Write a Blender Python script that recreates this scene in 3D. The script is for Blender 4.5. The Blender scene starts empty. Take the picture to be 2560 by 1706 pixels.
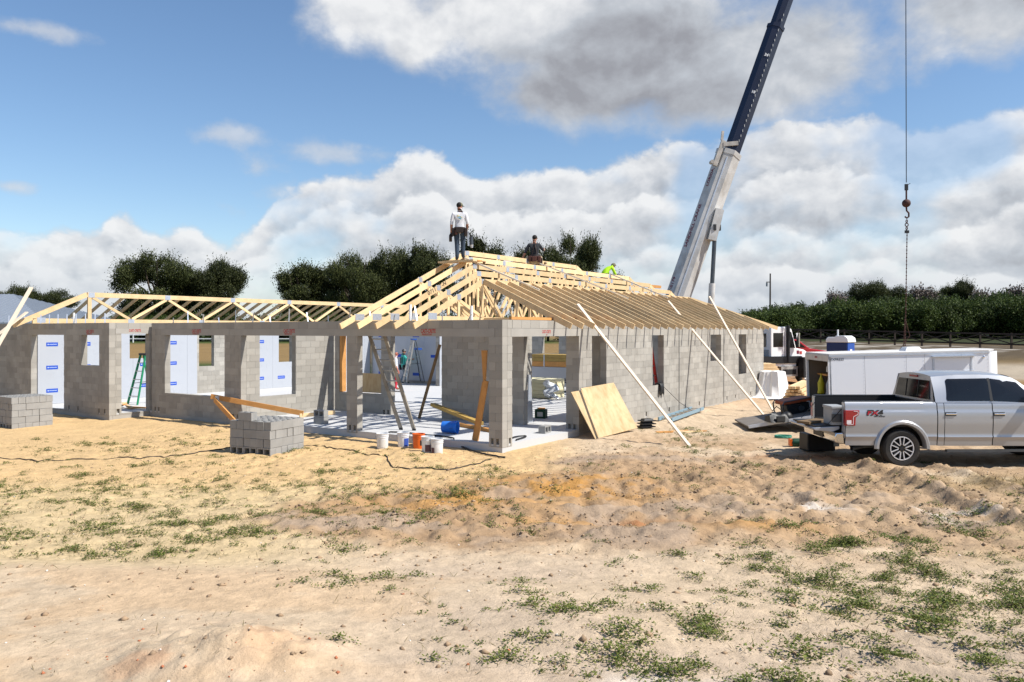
import bpy, bmesh, math, random
import numpy as np
from mathutils import Vector, Matrix, Euler
R = math.radians
random.seed(7)
rng = np.random.default_rng(11)
scene = bpy.context.scene
COL = scene.collection
# ------------------------------------------------------------------ camera
CAMZ = 2.87
cam = bpy.data.cameras.new('camera'); cam.sensor_width = 36.0; cam.lens = 36 * 2010 / 2560
cam.shift_y = -25 / 2560; cam.clip_start = 0.1; cam.clip_end = 3000
camo = bpy.data.objects.new('camera', cam); COL.objects.link(camo)
camo.location = (0, 0, CAMZ); camo.rotation_euler = (R(90), 0, 0)
scene.camera = camo
# ------------------------------------------------------------------ exposure, sun
scene.view_settings.view_transform = 'Standard'; scene.view_settings.look = 'None'
scene.view_settings.exposure = 0.45; scene.view_settings.gamma = 1.0
SUN_AZ, SUN_EL = 110.0, 50.0
sd = Vector((math.cos(R(SUN_EL)) * math.sin(R(SUN_AZ)), math.cos(R(SUN_EL)) * math.cos(R(SUN_AZ)), math.sin(R(SUN_EL))))
sl = bpy.data.lights.new('sun', 'SUN'); sl.energy = 5.0; sl.angle = R(0.53); sl.color = (1.0, 0.962, 0.90)
so = bpy.data.objects.new('sun', sl); COL.objects.link(so); so.rotation_euler = sd.to_track_quat('Z', 'Y').to_euler()
so.location = sd * 80
# ------------------------------------------------------------------ world: sky texture with clouds by direction
world = bpy.data.worlds.new('World'); scene.world = world; world.use_nodes = True
nt = world.node_tree; nt.nodes.clear(); N = nt.nodes; L = nt.links
def node(t, **k):
    n = N.new(t)
    for a, b in k.items(): setattr(n, a, b)
    return n
def plug(x, s):
    if isinstance(x, (int, float)): s.default_value = x
    elif isinstance(x, tuple): s.default_value = x
    else: L.new(x, s)
def mth(op, a, b=0.0, c=None, clamp=False):
    n = node('ShaderNodeMath', operation=op, use_clamp=clamp); plug(a, n.inputs[0]); plug(b, n.inputs[1])
    if c is not None: plug(c, n.inputs[2])
    return n.outputs[0]
def smooth(x, a, b):
    n = node('ShaderNodeMapRange', interpolation_type='SMOOTHSTEP'); plug(x, n.inputs[0]); n.inputs[1].default_value = a; n.inputs[2].default_value = b
    return n.outputs[0]
def vmad(v, m, a):
    n = node('ShaderNodeVectorMath', operation='MULTIPLY_ADD'); plug(v, n.inputs[0]); n.inputs[1].default_value = m; n.inputs[2].default_value = a
    return n.outputs[0]
def noise(v, sc, det=8.0, rough=0.55, dist=0.0):
    n = node('ShaderNodeTexNoise'); plug(v, n.inputs['Vector']); n.inputs['Scale'].default_value = sc
    n.inputs['Detail'].default_value = det; n.inputs['Roughness'].default_value = rough; n.inputs['Distortion'].default_value = dist
    return n.outputs['Fac']
def mixc(f, a, b):
    n = node('ShaderNodeMix', data_type='RGBA'); plug(f, n.inputs['Factor']); plug(a, n.inputs['A']); plug(b, n.inputs['B'])
    return n.outputs['Result']
sky = node('ShaderNodeTexSky', sky_type='NISHITA', sun_disc=False, sun_elevation=R(SUN_EL), sun_rotation=R(SUN_AZ), altitude=0, air_density=1.0, dust_density=0.4, ozone_density=3.0)
hs_ = node('ShaderNodeHueSaturation'); hs_.inputs['Saturation'].default_value = 1.06; L.new(sky.outputs[0], hs_.inputs['Color'])
bg = node('ShaderNodeBackground'); L.new(hs_.outputs[0], bg.inputs[0]); bg.inputs[1].default_value = 0.108
tc = node('ShaderNodeTexCoord'); sep = node('ShaderNodeSeparateXYZ'); L.new(tc.outputs['Generated'], sep.inputs[0])
az = mth('MULTIPLY', mth('ARCTAN2', sep.outputs[0], sep.outputs[1]), 180 / math.pi)
el = mth('MULTIPLY', mth('ARCSINE', sep.outputs[2]), 180 / math.pi)
cmb = node('ShaderNodeCombineXYZ'); plug(az, cmb.inputs[0]); plug(el, cmb.inputs[1]); P = cmb.outputs[0]
# noise fields; the second sample is shifted towards the sun to tell lit flanks from shaded ones
PN = vmad(P, (1.0, 1.35, 1.0), (3.1, 0, 4.7)); PS = vmad(P, (1.0, 1.35, 1.0), (3.1 + 0.55, 1.15, 4.7))
nb = noise(PN, 0.16, 9, 0.56, 0.15); nb2 = noise(PS, 0.16, 5, 0.56, 0.15)
nf = noise(PN, 0.42, 7, 0.6, 0.1)
nsoft = noise(PN, 0.09, 4, 0.5)
def ae(px, py):           # direction of a point of the sky in degrees
    x, z = (px - 1280) / 2010, (828 - py) / 2010
    return math.degrees(math.atan(x)), math.degrees(math.atan(z / math.hypot(1, x)))
def blob(px, py, rx, ry):
    a, e = ae(px, py); ia, ie = 1 / (rx / 35.0), 1 / (ry / 35.0)
    n = node('ShaderNodeVectorMath', operation='LENGTH'); L.new(vmad(P, (ia, ie, 0), (-a * ia, -e * ie, 0)), n.inputs[0])
    return mth('SUBTRACT', 1.0, n.outputs['Value'])
def union(bs):
    o = bs[0]
    for b in bs[1:]: o = mth('SMOOTH_MAX', o, b, 0.35)
    return o
big = union([blob(930, 30, 190, 110), blob(1040, 95, 130, 70), blob(1330, 60, 390, 150), blob(1560, 130, 430, 185), blob(1880, 160, 390, 160),
             blob(1450, 220, 240, 100), blob(1250, -120, 700, 120), blob(2480, -10, 260, 140)])
small = union([blob(540, 335, 150, 34), blob(700, 490, 110, 75), blob(640, 425, 60, 45), blob(2380, 145, 45, 40), blob(90, 75, 110, 22), blob(30, 468, 45, 16), blob(820, 385, 120, 34)])
# top edge of the low cumulus bank against azimuth
fc = node('ShaderNodeFloatCurve'); cv = fc.mapping.curves[0]
pts = [(-300, 560), (0, 590), (90, 590), (170, 555), (240, 580), (300, 540), (380, 590), (480, 575), (560, 600), (640, 555), (700, 470), (760, 450), (860, 430), (960, 425), (1010, 385), (1080, 362), (1150, 400), (1250, 425), (1400, 420),
       (1540, 395), (1650, 360), (1800, 345), (1930, 300), (2050, 300), (2180, 280), (2300, 310), (2420, 270), (2560, 235), (3000, 260)]
xy = []
for px, py in pts:
    a, e = ae(px, py); xy.append(((a + 45) / 90, e / 30))
cv.points[0].location = (0.0, xy[0][1]); cv.points[1].location = (1.0, xy[-1][1])
for x, y in xy: cv.points.new(x, y)
fc.mapping.update()
plug(mth('MULTIPLY_ADD', az, 1 / 90, 0.5, clamp=True), fc.inputs['Value'])
top = mth('MULTIPLY', fc.outputs[0], 30.0)
bank = mth('MULTIPLY', mth('SUBTRACT', top, el), 0.3)
def vor(v, sc):
    n = node('ShaderNodeTexVoronoi', feature='F1', voronoi_dimensions='2D', normalize=True); plug(v, n.inputs['Vector']); n.inputs['Scale'].default_value = sc
    n.inputs['Detail'].default_value = 3.0; n.inputs['Roughness'].default_value = 0.5; n.inputs['Lacunarity'].default_value = 2.3; return n.outputs['Distance']
# warp the cells a little so that the puffs are irregular
wn = node('ShaderNodeTexNoise'); L.new(PN, wn.inputs['Vector']); wn.inputs['Scale'].default_value = 0.35; wn.inputs['Detail'].default_value = 4
def warp(off):
    n = node('ShaderNodeVectorMath', operation='MULTIPLY_ADD'); L.new(wn.outputs['Color'], n.inputs[0]); n.inputs[1].default_value = (2.2, 2.2, 0); L.new(vmad(P, (1.0, 1.3, 1.0), off), n.inputs[2]); return n.outputs[0]
va = vor(warp((0, 0, 0)), 0.26); vb = vor(warp((0.38, 0.75, 0)), 0.26)
puff = mth('SUBTRACT', 0.36, va)
shade = mth('SUBTRACT', vb, va)
shade2 = mth('SUBTRACT', nb, nb2)
Hp = mth('MULTIPLY_ADD', puff, 2.6, mth('MULTIPLY_ADD', mth('SUBTRACT', nb, 0.5), 4.0, mth('MULTIPLY', mth('SUBTRACT', nf, 0.5), 1.2)))
lit = 0.5; cover = 0.0
for k_, (fr_, of_, soft) in enumerate(((1.0, 0.0, 0.8), (0.72, 0.3, 0.6), (0.48, 0.2, 0.6), (0.30, 0.4, 0.55), (0.14, 0.5, 0.6))):
    c1 = node('ShaderNodeCombineXYZ'); plug(mth('MULTIPLY', az, 0.13), c1.inputs[0]); c1.inputs[1].default_value = 7.7 * k_ + 2.3
    t_ = mth('MULTIPLY_ADD', top, fr_, mth('MULTIPLY_ADD', mth('SUBTRACT', noise(c1.outputs[0], 1.0, 3), 0.5), 5.5 if k_ else 1.0, of_))
    d_ = mth('ADD', mth('SUBTRACT', t_, el), mth('MULTIPLY', Hp, (0.75, 0.75, 0.6, 0.5, 0.35)[k_]))
    m_ = smooth(d_, 0.0, soft)
    br = mth('ADD', mth('MULTIPLY_ADD', smooth(d_, 0.1, 3.4 - 0.3 * k_), -0.42, 0.98 - 0.01 * k_), mth('MULTIPLY_ADD', shade, 0.75, mth('MULTIPLY', shade2, 1.9)))
    mixf = node('ShaderNodeMix', data_type='FLOAT'); plug(m_, mixf.inputs['Factor']); plug(lit, mixf.inputs['A']); plug(br, mixf.inputs['B']); lit = mixf.outputs['Result']
    cover = mth('MAXIMUM', cover, mth('MULTIPLY', m_, mth('MULTIPLY_ADD', smooth(nsoft, 0.40, 0.54), 0.62, (0.33, 0.34, 0.36, 0.42, 0.48)[k_])))
n_soft = mth('MULTIPLY_ADD', mth('SUBTRACT', nb, 0.5), 2.3, mth('MULTIPLY', mth('SUBTRACT', nf, 0.5), 0.8))
d_big = mth('ADD', mth('MULTIPLY', big, 1.6), mth('MULTIPLY_ADD', n_soft, 0.75, mth('MULTIPLY', puff, 0.35)))
d_small = mth('ADD', mth('MULTIPLY', small, 1.2), mth('MULTIPLY_ADD', n_soft, 1.9, mth('MULTIPLY', puff, 1.0)))
c_big = mth('MULTIPLY', smooth(d_big, -0.1, 0.85), 0.96)
c_small = mth('MULTIPLY', smooth(d_small, 0.15, 1.6), 0.62)
white_w = union([blob(900, 20, 210, 150), blob(1090, 100, 120, 90), blob(1340, 20, 150, 110), blob(1180, 60, 120, 90)])
dark_w = union([blob(1560, 150, 260, 110), blob(1480, 110, 160, 70), blob(1400, 235, 220, 60), blob(1650, 250, 260, 60)])
lit_big = mth('ADD', mth('MULTIPLY_ADD', smooth(white_w, -0.1, 0.6), 0.45, 0.50), mth('MULTIPLY_ADD', smooth(dark_w, -0.4, 0.8), -0.46, mth('MULTIPLY_ADD', shade2, 1.5, mth('MULTIPLY', shade, 0.3))))
mixf = node('ShaderNodeMix', data_type='FLOAT'); plug(c_big, mixf.inputs['Factor']); plug(lit, mixf.inputs['A']); plug(lit_big, mixf.inputs['B'])
lit2 = mixf.outputs['Result']
mixf = node('ShaderNodeMix', data_type='FLOAT'); plug(mth('MULTIPLY', c_small, mth('SUBTRACT', 1.0, cover)), mixf.inputs['Factor']); plug(lit2, mixf.inputs['A']); plug(mth('MULTIPLY_ADD', shade, 0.6, 0.80), mixf.inputs['B'])
lit = mth('ADD', mixf.outputs['Result'], 0.0, clamp=True)
cover = mth('MAXIMUM', cover, mth('MAXIMUM', c_big, c_small))
ramp = node('ShaderNodeValToRGB'); L.new(lit, ramp.inputs[0])
e = ramp.color_ramp.elements; e[0].position = 0.0; e[0].color = (0.35, 0.355, 0.385, 1); e[1].position = 1.0; e[1].color = (0.90, 0.905, 0.91, 1)
q = e.new(0.45); q.color = (0.55, 0.58, 0.625, 1); q = e.new(0.75); q.color = (0.74, 0.755, 0.78, 1)
low = mth('SUBTRACT', 1.0, smooth(el, 0.0, 7.0))
ccol = mixc(mth('MULTIPLY', low, 0.5), ramp.outputs[0], (0.56, 0.64, 0.73, 1))
bgc = node('ShaderNodeBackground'); L.new(ccol, bgc.inputs[0]); bgc.inputs[1].default_value = 0.73
mx = node('ShaderNodeMixShader'); L.new(cover, mx.inputs[0]); L.new(bg.outputs[0], mx.inputs[1]); L.new(bgc.outputs[0], mx.inputs[2])
wo = node('ShaderNodeOutputWorld'); L.new(mx.outputs[0], wo.inputs[0])
# ------------------------------------------------------------------ materials
MATS = {}
def mat(name, col, rough=0.8, metal=0.0, var=0.0, vscale=3.0, bump=0.0, bscale=40.0, isl=0.0, dirt=None, dscale=0.7, damt=0.0, stretch=None, coat=0.0, trans=0.0, spec=0.4, emit=None):
    if name in MATS: return MATS[name]
    m = bpy.data.materials.new(name); m.use_nodes = True; t = m.node_tree; nd, lk = t.nodes, t.links
    b = nd['Principled BSDF']; b.inputs['Roughness'].default_value = rough; b.inputs['Metallic'].default_value = metal
    b.inputs['Specular IOR Level'].default_value = spec; b.inputs['Coat Weight'].default_value = coat; b.inputs['Coat Roughness'].default_value = 0.08
    b.inputs['Transmission Weight'].default_value = trans
    c = (*col, 1); b.inputs['Base Color'].default_value = c
    out = None
    def coords():
        g = nd.new('ShaderNodeTexCoord').outputs['Object']
        if stretch:
            mp = nd.new('ShaderNodeMapping'); mp.inputs['Scale'].default_value = stretch; lk.new(g, mp.inputs[0]); g = mp.outputs[0]
        return g
    if var or isl or dirt:
        rgb = nd.new('ShaderNodeRGB'); rgb.outputs[0].default_value = c; out = rgb.outputs[0]
    def scale(o, fac_out, amt):
        mr = nd.new('ShaderNodeMapRange'); lk.new(fac_out, mr.inputs[0]); mr.inputs[3].default_value = 1 - amt; mr.inputs[4].default_value = 1 + amt
        vm = nd.new('ShaderNodeVectorMath'); vm.operation = 'SCALE'; lk.new(o, vm.inputs[0]); lk.new(mr.outputs[0], vm.inputs['Scale']); return vm.outputs[0]
    if var:
        n = nd.new('ShaderNodeTexNoise'); lk.new(coords(), n.inputs['Vector']); n.inputs['Scale'].default_value = vscale; n.inputs['Detail'].default_value = 6
        out = scale(out, n.outputs['Fac'], var * 2)
    if isl:
        gm = nd.new('ShaderNodeNewGeometry'); oi = nd.new('ShaderNodeObjectInfo')
        ad = nd.new('ShaderNodeMath'); ad.operation = 'ADD'; lk.new(gm.outputs['Random Per Island'], ad.inputs[0]); lk.new(oi.outputs['Random'], ad.inputs[1])
        fr = nd.new('ShaderNodeMath'); fr.operation = 'FRACT'; lk.new(ad.outputs[0], fr.inputs[0])
        out = scale(out, fr.outputs[0], isl)
    if dirt:
        n = nd.new('ShaderNodeTexNoise'); lk.new(coords(), n.inputs['Vector']); n.inputs['Scale'].default_value = dscale; n.inputs['Detail'].default_value = 7; n.inputs['Roughness'].default_value = 0.65
        mr = nd.new('ShaderNodeMapRange'); lk.new(n.outputs['Fac'], mr.inputs[0]); mr.inputs[1].default_value = 0.45; mr.inputs[2].default_value = 0.75; mr.inputs[4].default_value = damt
        mm = nd.new('ShaderNodeMix'); mm.data_type = 'RGBA'; lk.new(mr.outputs[0], mm.inputs['Factor']); lk.new(out, mm.inputs['A']); mm.inputs['B'].default_value = (*dirt, 1); out = mm.outputs['Result']
    if out: lk.new(out, b.inputs['Base Color'])
    if bump:
        n = nd.new('ShaderNodeTexNoise'); lk.new(coords(), n.inputs['Vector']); n.inputs['Scale'].default_value = bscale; n.inputs['Detail'].default_value = 5
        bp = nd.new('ShaderNodeBump'); bp.inputs['Strength'].default_value = bump; bp.inputs['Distance'].default_value = 0.01; lk.new(n.outputs['Fac'], bp.inputs['Height']); lk.new(bp.outputs[0], b.inputs['Normal'])
    MATS[name] = m; return m
M_block = mat('concrete_block', (0.335, 0.315, 0.278), 0.92, var=0.13, vscale=2.2, bump=0.35, bscale=60, isl=0.14, dirt=(0.23, 0.21, 0.18), dscale=0.8, damt=0.6)
M_mortar = mat('mortar', (0.30, 0.28, 0.245), 0.95, var=0.08, vscale=8)
M_lintel = mat('precast_concrete', (0.35, 0.33, 0.295), 0.85, var=0.10, vscale=1.6, dirt=(0.30, 0.28, 0.24), dscale=1.4, damt=0.4, bump=0.15)
M_loose = mat('new_block', (0.285, 0.278, 0.262), 0.92, var=0.08, vscale=5, bump=0.4, bscale=70, isl=0.07)
M_slab = mat('slab_concrete', (0.50, 0.50, 0.495), 0.75, var=0.07, vscale=0.8, dirt=(0.46, 0.44, 0.40), dscale=0.8, damt=0.35, bump=0.08)
M_pine = mat('pine_lumber', (0.72, 0.525, 0.29), 0.75, var=0.10, vscale=5, isl=0.20, stretch=(1, 1, 1), dirt=(0.50, 0.27, 0.09), dscale=3, damt=0.4)
M_pine2 = mat('orange_lumber', (0.56, 0.27, 0.08), 0.75, var=0.12, vscale=5, isl=0.12, dirt=(0.36, 0.16, 0.05), dscale=4, damt=0.4)
M_white_pine = mat('pale_lumber', (0.66, 0.55, 0.42), 0.7, var=0.06, vscale=4)
M_old_wood = mat('weathered_wood', (0.17, 0.11, 0.055), 0.85, var=0.2, vscale=6)
M_ply = mat('plywood', (0.52, 0.385, 0.215), 0.8, var=0.16, vscale=1.6, dirt=(0.36, 0.20, 0.07), dscale=5.0, damt=0.75, stretch=(1.2, 1.2, 0.4))
M_plate = mat('galvanised_steel', (0.52, 0.56, 0.62), 0.45, 0.6, var=0.1, vscale=9)
M_alu = mat('aluminium', (0.50, 0.49, 0.46), 0.42, 0.75, var=0.15, vscale=5)
M_foam = mat('foil_board', (0.385, 0.405, 0.44), 0.55, var=0.03, vscale=0.7)
M_blue = mat('blue_print', (0.012, 0.07, 0.42), 0.6)
M_ink = mat('grey_print', (0.40, 0.42, 0.46), 0.7)
M_red = mat('red_print', (0.42, 0.04, 0.035), 0.7)
M_crane_red = mat('maroon_print', (0.16, 0.01, 0.03), 0.6)
M_black = mat('black_plastic', (0.012, 0.012, 0.013), 0.5)
M_dark = mat('dark_cavity', (0.02, 0.02, 0.021), 0.9)
M_rubber = mat('rubber', (0.018, 0.017, 0.016), 0.85, var=0.2, vscale=9, dirt=(0.10, 0.075, 0.05), dscale=3, damt=0.4)
M_spoke = mat('machined_alloy', (0.62, 0.62, 0.64), 0.4, 0.45)
M_wheel = mat('painted_rim', (0.55, 0.54, 0.52), 0.5, 0.2)
M_white = mat('white_paint', (0.78, 0.78, 0.77), 0.4, coat=0.3, dirt=(0.5, 0.45, 0.38), dscale=0.9, damt=0.25, var=0.02)
M_trailer = mat('trailer_white', (0.78, 0.80, 0.83), 0.45, coat=0.2, var=0.02, vscale=0.8)
M_bucket = mat('bucket_white', (0.70, 0.71, 0.72), 0.45, dirt=(0.48, 0.43, 0.36), dscale=6, damt=0.5, var=0.03)
M_chrome = mat('chrome', (0.75, 0.75, 0.76), 0.15, 1.0)
M_silver = mat('silver_paint', (0.40, 0.41, 0.43), 0.38, 0.6, coat=0.45, var=0.01, dirt=(0.40, 0.36, 0.31), dscale=1.0, damt=0.15)
M_glass = mat('tinted_glass', (0.008, 0.009, 0.011), 0.05, spec=0.45)
M_tail = mat('tail_lamp_red', (0.30, 0.006, 0.012), 0.2, coat=0.6)
M_navy = mat('navy_paint', (0.006, 0.010, 0.032), 0.45, coat=0.2, var=0.15, vscale=1.5)
M_crane = mat('crane_white', (0.52, 0.515, 0.50), 0.6, dirt=(0.20, 0.165, 0.12), dscale=0.9, damt=0.8, var=0.12, vscale=0.8)
M_steel = mat('dark_steel', (0.10, 0.11, 0.12), 0.4, 0.7, var=0.2)
M_rust = mat('rusty_steel', (0.075, 0.036, 0.03), 0.75, 0.3, var=0.25, vscale=6)
M_orange = mat('orange_plastic', (0.70, 0.13, 0.015), 0.45, var=0.05)
M_bluep = mat('blue_plastic', (0.025, 0.17, 0.62), 0.4, var=0.06)
M_green = mat('green_plastic', (0.006, 0.05, 0.025), 0.5, var=0.06)
M_greenl = mat('green_fibreglass', (0.01, 0.20, 0.09), 0.5)
M_bluel = mat('blue_ladder_plastic', (0.02, 0.08, 0.33), 0.5)
M_redl = mat('red_fibreglass', (0.55, 0.03, 0.02), 0.5)
M_tarp = mat('white_plastic_wrap', (0.78, 0.76, 0.73), 0.35, var=0.04, bump=0.4, bscale=7)
M_cable = mat('black_cable', (0.03, 0.025, 0.02), 0.7)
M_greyp = mat('grey_plastic', (0.33, 0.34, 0.34), 0.55, var=0.08)
M_yellow = mat('yellow_bag', (0.62, 0.55, 0.03), 0.5)
M_greybag = mat('grey_bag', (0.42, 0.44, 0.47), 0.5)
M_fence = mat('dark_fence_wood', (0.045, 0.032, 0.024), 0.9, var=0.2)
M_bark = mat('bark', (0.07, 0.052, 0.038), 0.95, var=0.3, vscale=3, bump=0.5, bscale=8)
M_metal_roof = mat('metal_roof', (0.26, 0.29, 0.33), 0.5, 0.3, var=0.04)
M_redcar = mat('red_car_paint', (0.50, 0.012, 0.018), 0.3, coat=0.7)
M_portable = mat('navy_plastic', (0.012, 0.025, 0.10), 0.5)
M_portable2 = mat('blue_door_plastic', (0.015, 0.07, 0.33), 0.45)
M_yfoam = mat('cream_foam', (0.72, 0.66, 0.42), 0.8, var=0.04)
M_beam = mat('packed_beam_wood', (0.40, 0.26, 0.07), 0.7, var=0.12, vscale=4)
# ------------------------------------------------------------------ mesh builder
Zv = Vector((0, 0, 1))
def basis(d, up=Zv):
    d = Vector(d).normalized(); x = d.cross(Vector(up))
    if x.length < 1e-4: x = d.cross(Vector((1, 0, 0)))
    x.normalize(); return x, x.cross(d).normalized(), d
class MB:
    def __init__(s): s.v = []; s.f = []; s.m = []
    def add(s, vs, fs, mi=0):
        o = len(s.v); s.v += [tuple(p) for p in vs]; s.f += [tuple(i + o for i in f) for f in fs]; s.m += [mi] * len(fs); return s
    def box(s, c, d, rot=None, mi=0, taper=1.0):
        h = [x / 2 for x in d]; vs = []
        for k in (-1, 1):
            t = taper if k > 0 else 1.0
            for a, b in ((-1, -1), (1, -1), (1, 1), (-1, 1)):
                p = Vector((a * h[0] * t, b * h[1] * t, k * h[2]))
                if rot is not None: p = rot @ p
                vs.append(Vector(c) + p)
        return s.add(vs, [(3, 2, 1, 0), (4, 5, 6, 7), (0, 1, 5, 4), (1, 2, 6, 5), (2, 3, 7, 6), (3, 0, 4, 7)], mi)
    def bb(s, a, b, mi=0):
        return s.box([(a[i] + b[i]) / 2 for i in range(3)], [abs(b[i] - a[i]) for i in range(3)], None, mi)
    def bar(s, p0, p1, w, h, up=Zv, mi=0):
        p0, p1 = Vector(p0), Vector(p1); x, y, d = basis(p1 - p0, up); vs = []
        for p in (p0, p1):
            for a, b in ((-1, -1), (1, -1), (1, 1), (-1, 1)): vs.append(p + x * (a * w / 2) + y * (b * h / 2))
        return s.add(vs, [(0, 1, 2, 3), (7, 6, 5, 4), (4, 5, 1, 0), (5, 6, 2, 1), (6, 7, 3, 2), (7, 4, 0, 3)], mi)
    def cyl(s, p0, p1, r0, r1=None, n=12, caps=True, mi=0):
        return s.tube([p0, p1], [r0, r0 if r1 is None else r1], n, caps, mi)
    def tube(s, pts, r, n=8, caps=True, mi=0):
        pts = [Vector(p) for p in pts]
        if not isinstance(r, (list, tuple)): r = [r] * len(pts)
        vs = []; fs = []; px = None
        for i, p in enumerate(pts):
            d = pts[min(i + 1, len(pts) - 1)] - pts[max(i - 1, 0)]
            x, y, dd = basis(d)
            if px is not None:
                x = (px - dd * px.dot(dd)); x = x.normalized() if x.length > 1e-5 else basis(d)[0]; y = x.cross(dd)
            px = x
            for k in range(n):
                a = 2 * math.pi * k / n; vs.append(p + (x * math.cos(a) + y * math.sin(a)) * r[i])
        for i in range(len(pts) - 1):
            for k in range(n):
                k2 = (k + 1) % n; fs.append((i * n + k, i * n + k2, (i + 1) * n + k2, (i + 1) * n + k))
        if caps: fs.append(tuple(range(n - 1, -1, -1))); fs.append(tuple(range((len(pts) - 1) * n, len(pts) * n)))
        return s.add(vs, fs, mi)
    def lathe(s, prof, n=24, c=(0, 0, 0), ax='z', mi=0):
        vs = []; fs = []
        for r, h in prof:
            for k in range(n):
                a = 2 * math.pi * k / n; x, y = r * math.cos(a), r * math.sin(a)
                p = (x, y, h) if ax == 'z' else ((x, h, y) if ax == 'y' else (h, x, y))
                vs.append((p[0] + c[0], p[1] + c[1], p[2] + c[2]))
        for i in range(len(prof) - 1):
            for k in range(n):
                k2 = (k + 1) % n; f = (i * n + k, i * n + k2, (i + 1) * n + k2, (i + 1) * n + k); fs.append(f if ax != 'y' else f[::-1])
        return s.add(vs, fs, mi)
    def ell(s, c, r, n=12, m=8, mi=0, rot=None):
        vs = []; fs = []
        for i in range(m + 1):
            t = math.pi * i / m
            for k in range(n):
                a = 2 * math.pi * k / n; p = Vector((r[0] * math.sin(t) * math.cos(a), r[1] * math.sin(t) * math.sin(a), r[2] * math.cos(t)))
                if rot is not None: p = rot @ p
                vs.append(Vector(c) + p)
        for i in range(m):
            for k in range(n):
                k2 = (k + 1) % n; fs.append((i * n + k, (i + 1) * n + k, (i + 1) * n + k2, i * n + k2))
        return s.add(vs, fs, mi)
    def prism(s, poly, a, b, fn, mi=0):   # poly 2-D, extruded from a to b; fn(x, y, t) -> point
        n = len(poly); vs = [fn(x, y, a) for x, y in poly] + [fn(x, y, b) for x, y in poly]
        return s.add(vs, [tuple(range(n))[::-1], tuple(range(n, 2 * n))] + [(i, (i + 1) % n, n + (i + 1) % n, n + i) for i in range(n)], mi)
    def grid(s, rows, mi=0, flip=False):
        h, w = len(rows), len(rows[0]); vs = [p for r in rows for p in r]; fs = []
        for i in range(h - 1):
            for j in range(w - 1):
                f = (i * w + j, i * w + j + 1, (i + 1) * w + j + 1, (i + 1) * w + j); fs.append(f[::-1] if flip else f)
        return s.add(vs, fs, mi)
    def build(s, name, mats, parent=None, smooth=False, loc=None, fix=True):
        me = bpy.data.meshes.new(name); me.from_pydata(s.v, [], s.f)
        for m in (mats if isinstance(mats, (list, tuple)) else [mats]): me.materials.append(m)
        me.polygons.foreach_set('material_index', s.m)
        if fix:
            bm = bmesh.new(); bm.from_mesh(me); bmesh.ops.recalc_face_normals(bm, faces=bm.faces); bm.to_mesh(me); bm.free()
        if smooth: me.polygons.foreach_set('use_smooth', [True] * len(me.polygons))
        me.update(); return link(name, me, parent, loc)
def link(name, me, parent=None, loc=None):
    o = bpy.data.objects.new(name, me); COL.objects.link(o)
    if parent is not None: o.parent = parent
    if loc is not None: o.location = loc
    return o
def auto(o, ang=35):
    me = o.data; me.polygons.foreach_set('use_smooth', [True] * len(me.polygons)); me.set_sharp_from_angle(angle=R(ang)); return o
def bevel(o, w, seg=2, ang=30):
    bm = bmesh.new(); bm.from_mesh(o.data)
    es = [e for e in bm.edges if len(e.link_faces) == 2 and e.calc_face_angle(0) > R(ang)]
    bmesh.ops.bevel(bm, geom=es, offset=w, segments=seg, affect='EDGES', profile=0.6); bm.to_mesh(o.data); bm.free(); return o
def tag(o, label, cat, group=None):
    o['label'] = label; o['category'] = cat
    if group: o['group'] = group
    return o
def thing(name, label, cat, loc=(0, 0, 0), rz=0.0, group=None):
    o = bpy.data.objects.new(name, None); COL.objects.link(o); o.location = loc; o.rotation_euler = (0, 0, rz); o.empty_display_size = 0.2
    return tag(o, label, cat, group)
def kind(o, k): o['kind'] = k; return o
def text(body, size, m, parent, mtx, name='lettering', shear=0.0, bold=0.0, align='LEFT', sx=1.0):
    cu = bpy.data.curves.new(name, 'FONT'); cu.body = body; cu.size = size; cu.shear = shear; cu.offset = bold; cu.align_x = align; cu.resolution_u = 2
    t = bpy.data.objects.new(name, cu); COL.objects.link(t)
    dg = bpy.context.evaluated_depsgraph_get(); me = bpy.data.meshes.new_from_object(t.evaluated_get(dg))
    bpy.data.objects.remove(t); bpy.data.curves.remove(cu)
    me.materials.clear(); me.materials.append(m)
    if sx != 1.0:
        for v in me.vertices: v.co.x *= sx
    me.transform(mtx); me.update()
    return link(name, me, parent)
def frame(o, x, y):          # matrix whose x axis is x and y axis is y, placed at o
    x, y = Vector(x).normalized(), Vector(y).normalized(); z = x.cross(y)
    m = Matrix((x, y, z)).transposed().to_4x4(); m.translation = Vector(o); return m
# house frame: s runs away from the camera along the right wall, w to the left along the front
UX, UY = math.sin(R(34.6)), math.cos(R(34.6)); C0 = (-0.228, 19.1)
HRZ = math.atan2(UY, UX)
def H(s, w, z=0.0): return Vector((C0[0] + UX * s - UY * w, C0[1] + UY * s + UX * w, z))
# ------------------------------------------------------------------ ground
_T = rng.random((512, 512))
def vn(x, y):
    xi = np.floor(x).astype(int); yi = np.floor(y).astype(int); fx = x - xi; fy = y - yi
    fx = fx * fx * fx * (fx * (fx * 6 - 15) + 10); fy = fy * fy * fy * (fy * (fy * 6 - 15) + 10)
    a = _T[xi & 511, yi & 511]; b = _T[(xi + 1) & 511, yi & 511]; c = _T[xi & 511, (yi + 1) & 511]; d = _T[(xi + 1) & 511, (yi + 1) & 511]
    return (a * (1 - fx) + b * fx) * (1 - fy) + (c * (1 - fx) + d * fx) * fy
def fbm(x, y, o=5, g=0.5):
    s = 0; a = 1.0; t = 0
    for i in range(o):
        s = s + a * vn(x * 2 ** i + 17.3 * i, y * 2 ** i + 9.1 * i); t += a; a *= g
    return s / t
def sst(x, a, b):
    t = np.clip((x - a) / (b - a), 0, 1); return t * t * (3 - 2 * t)
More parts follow.
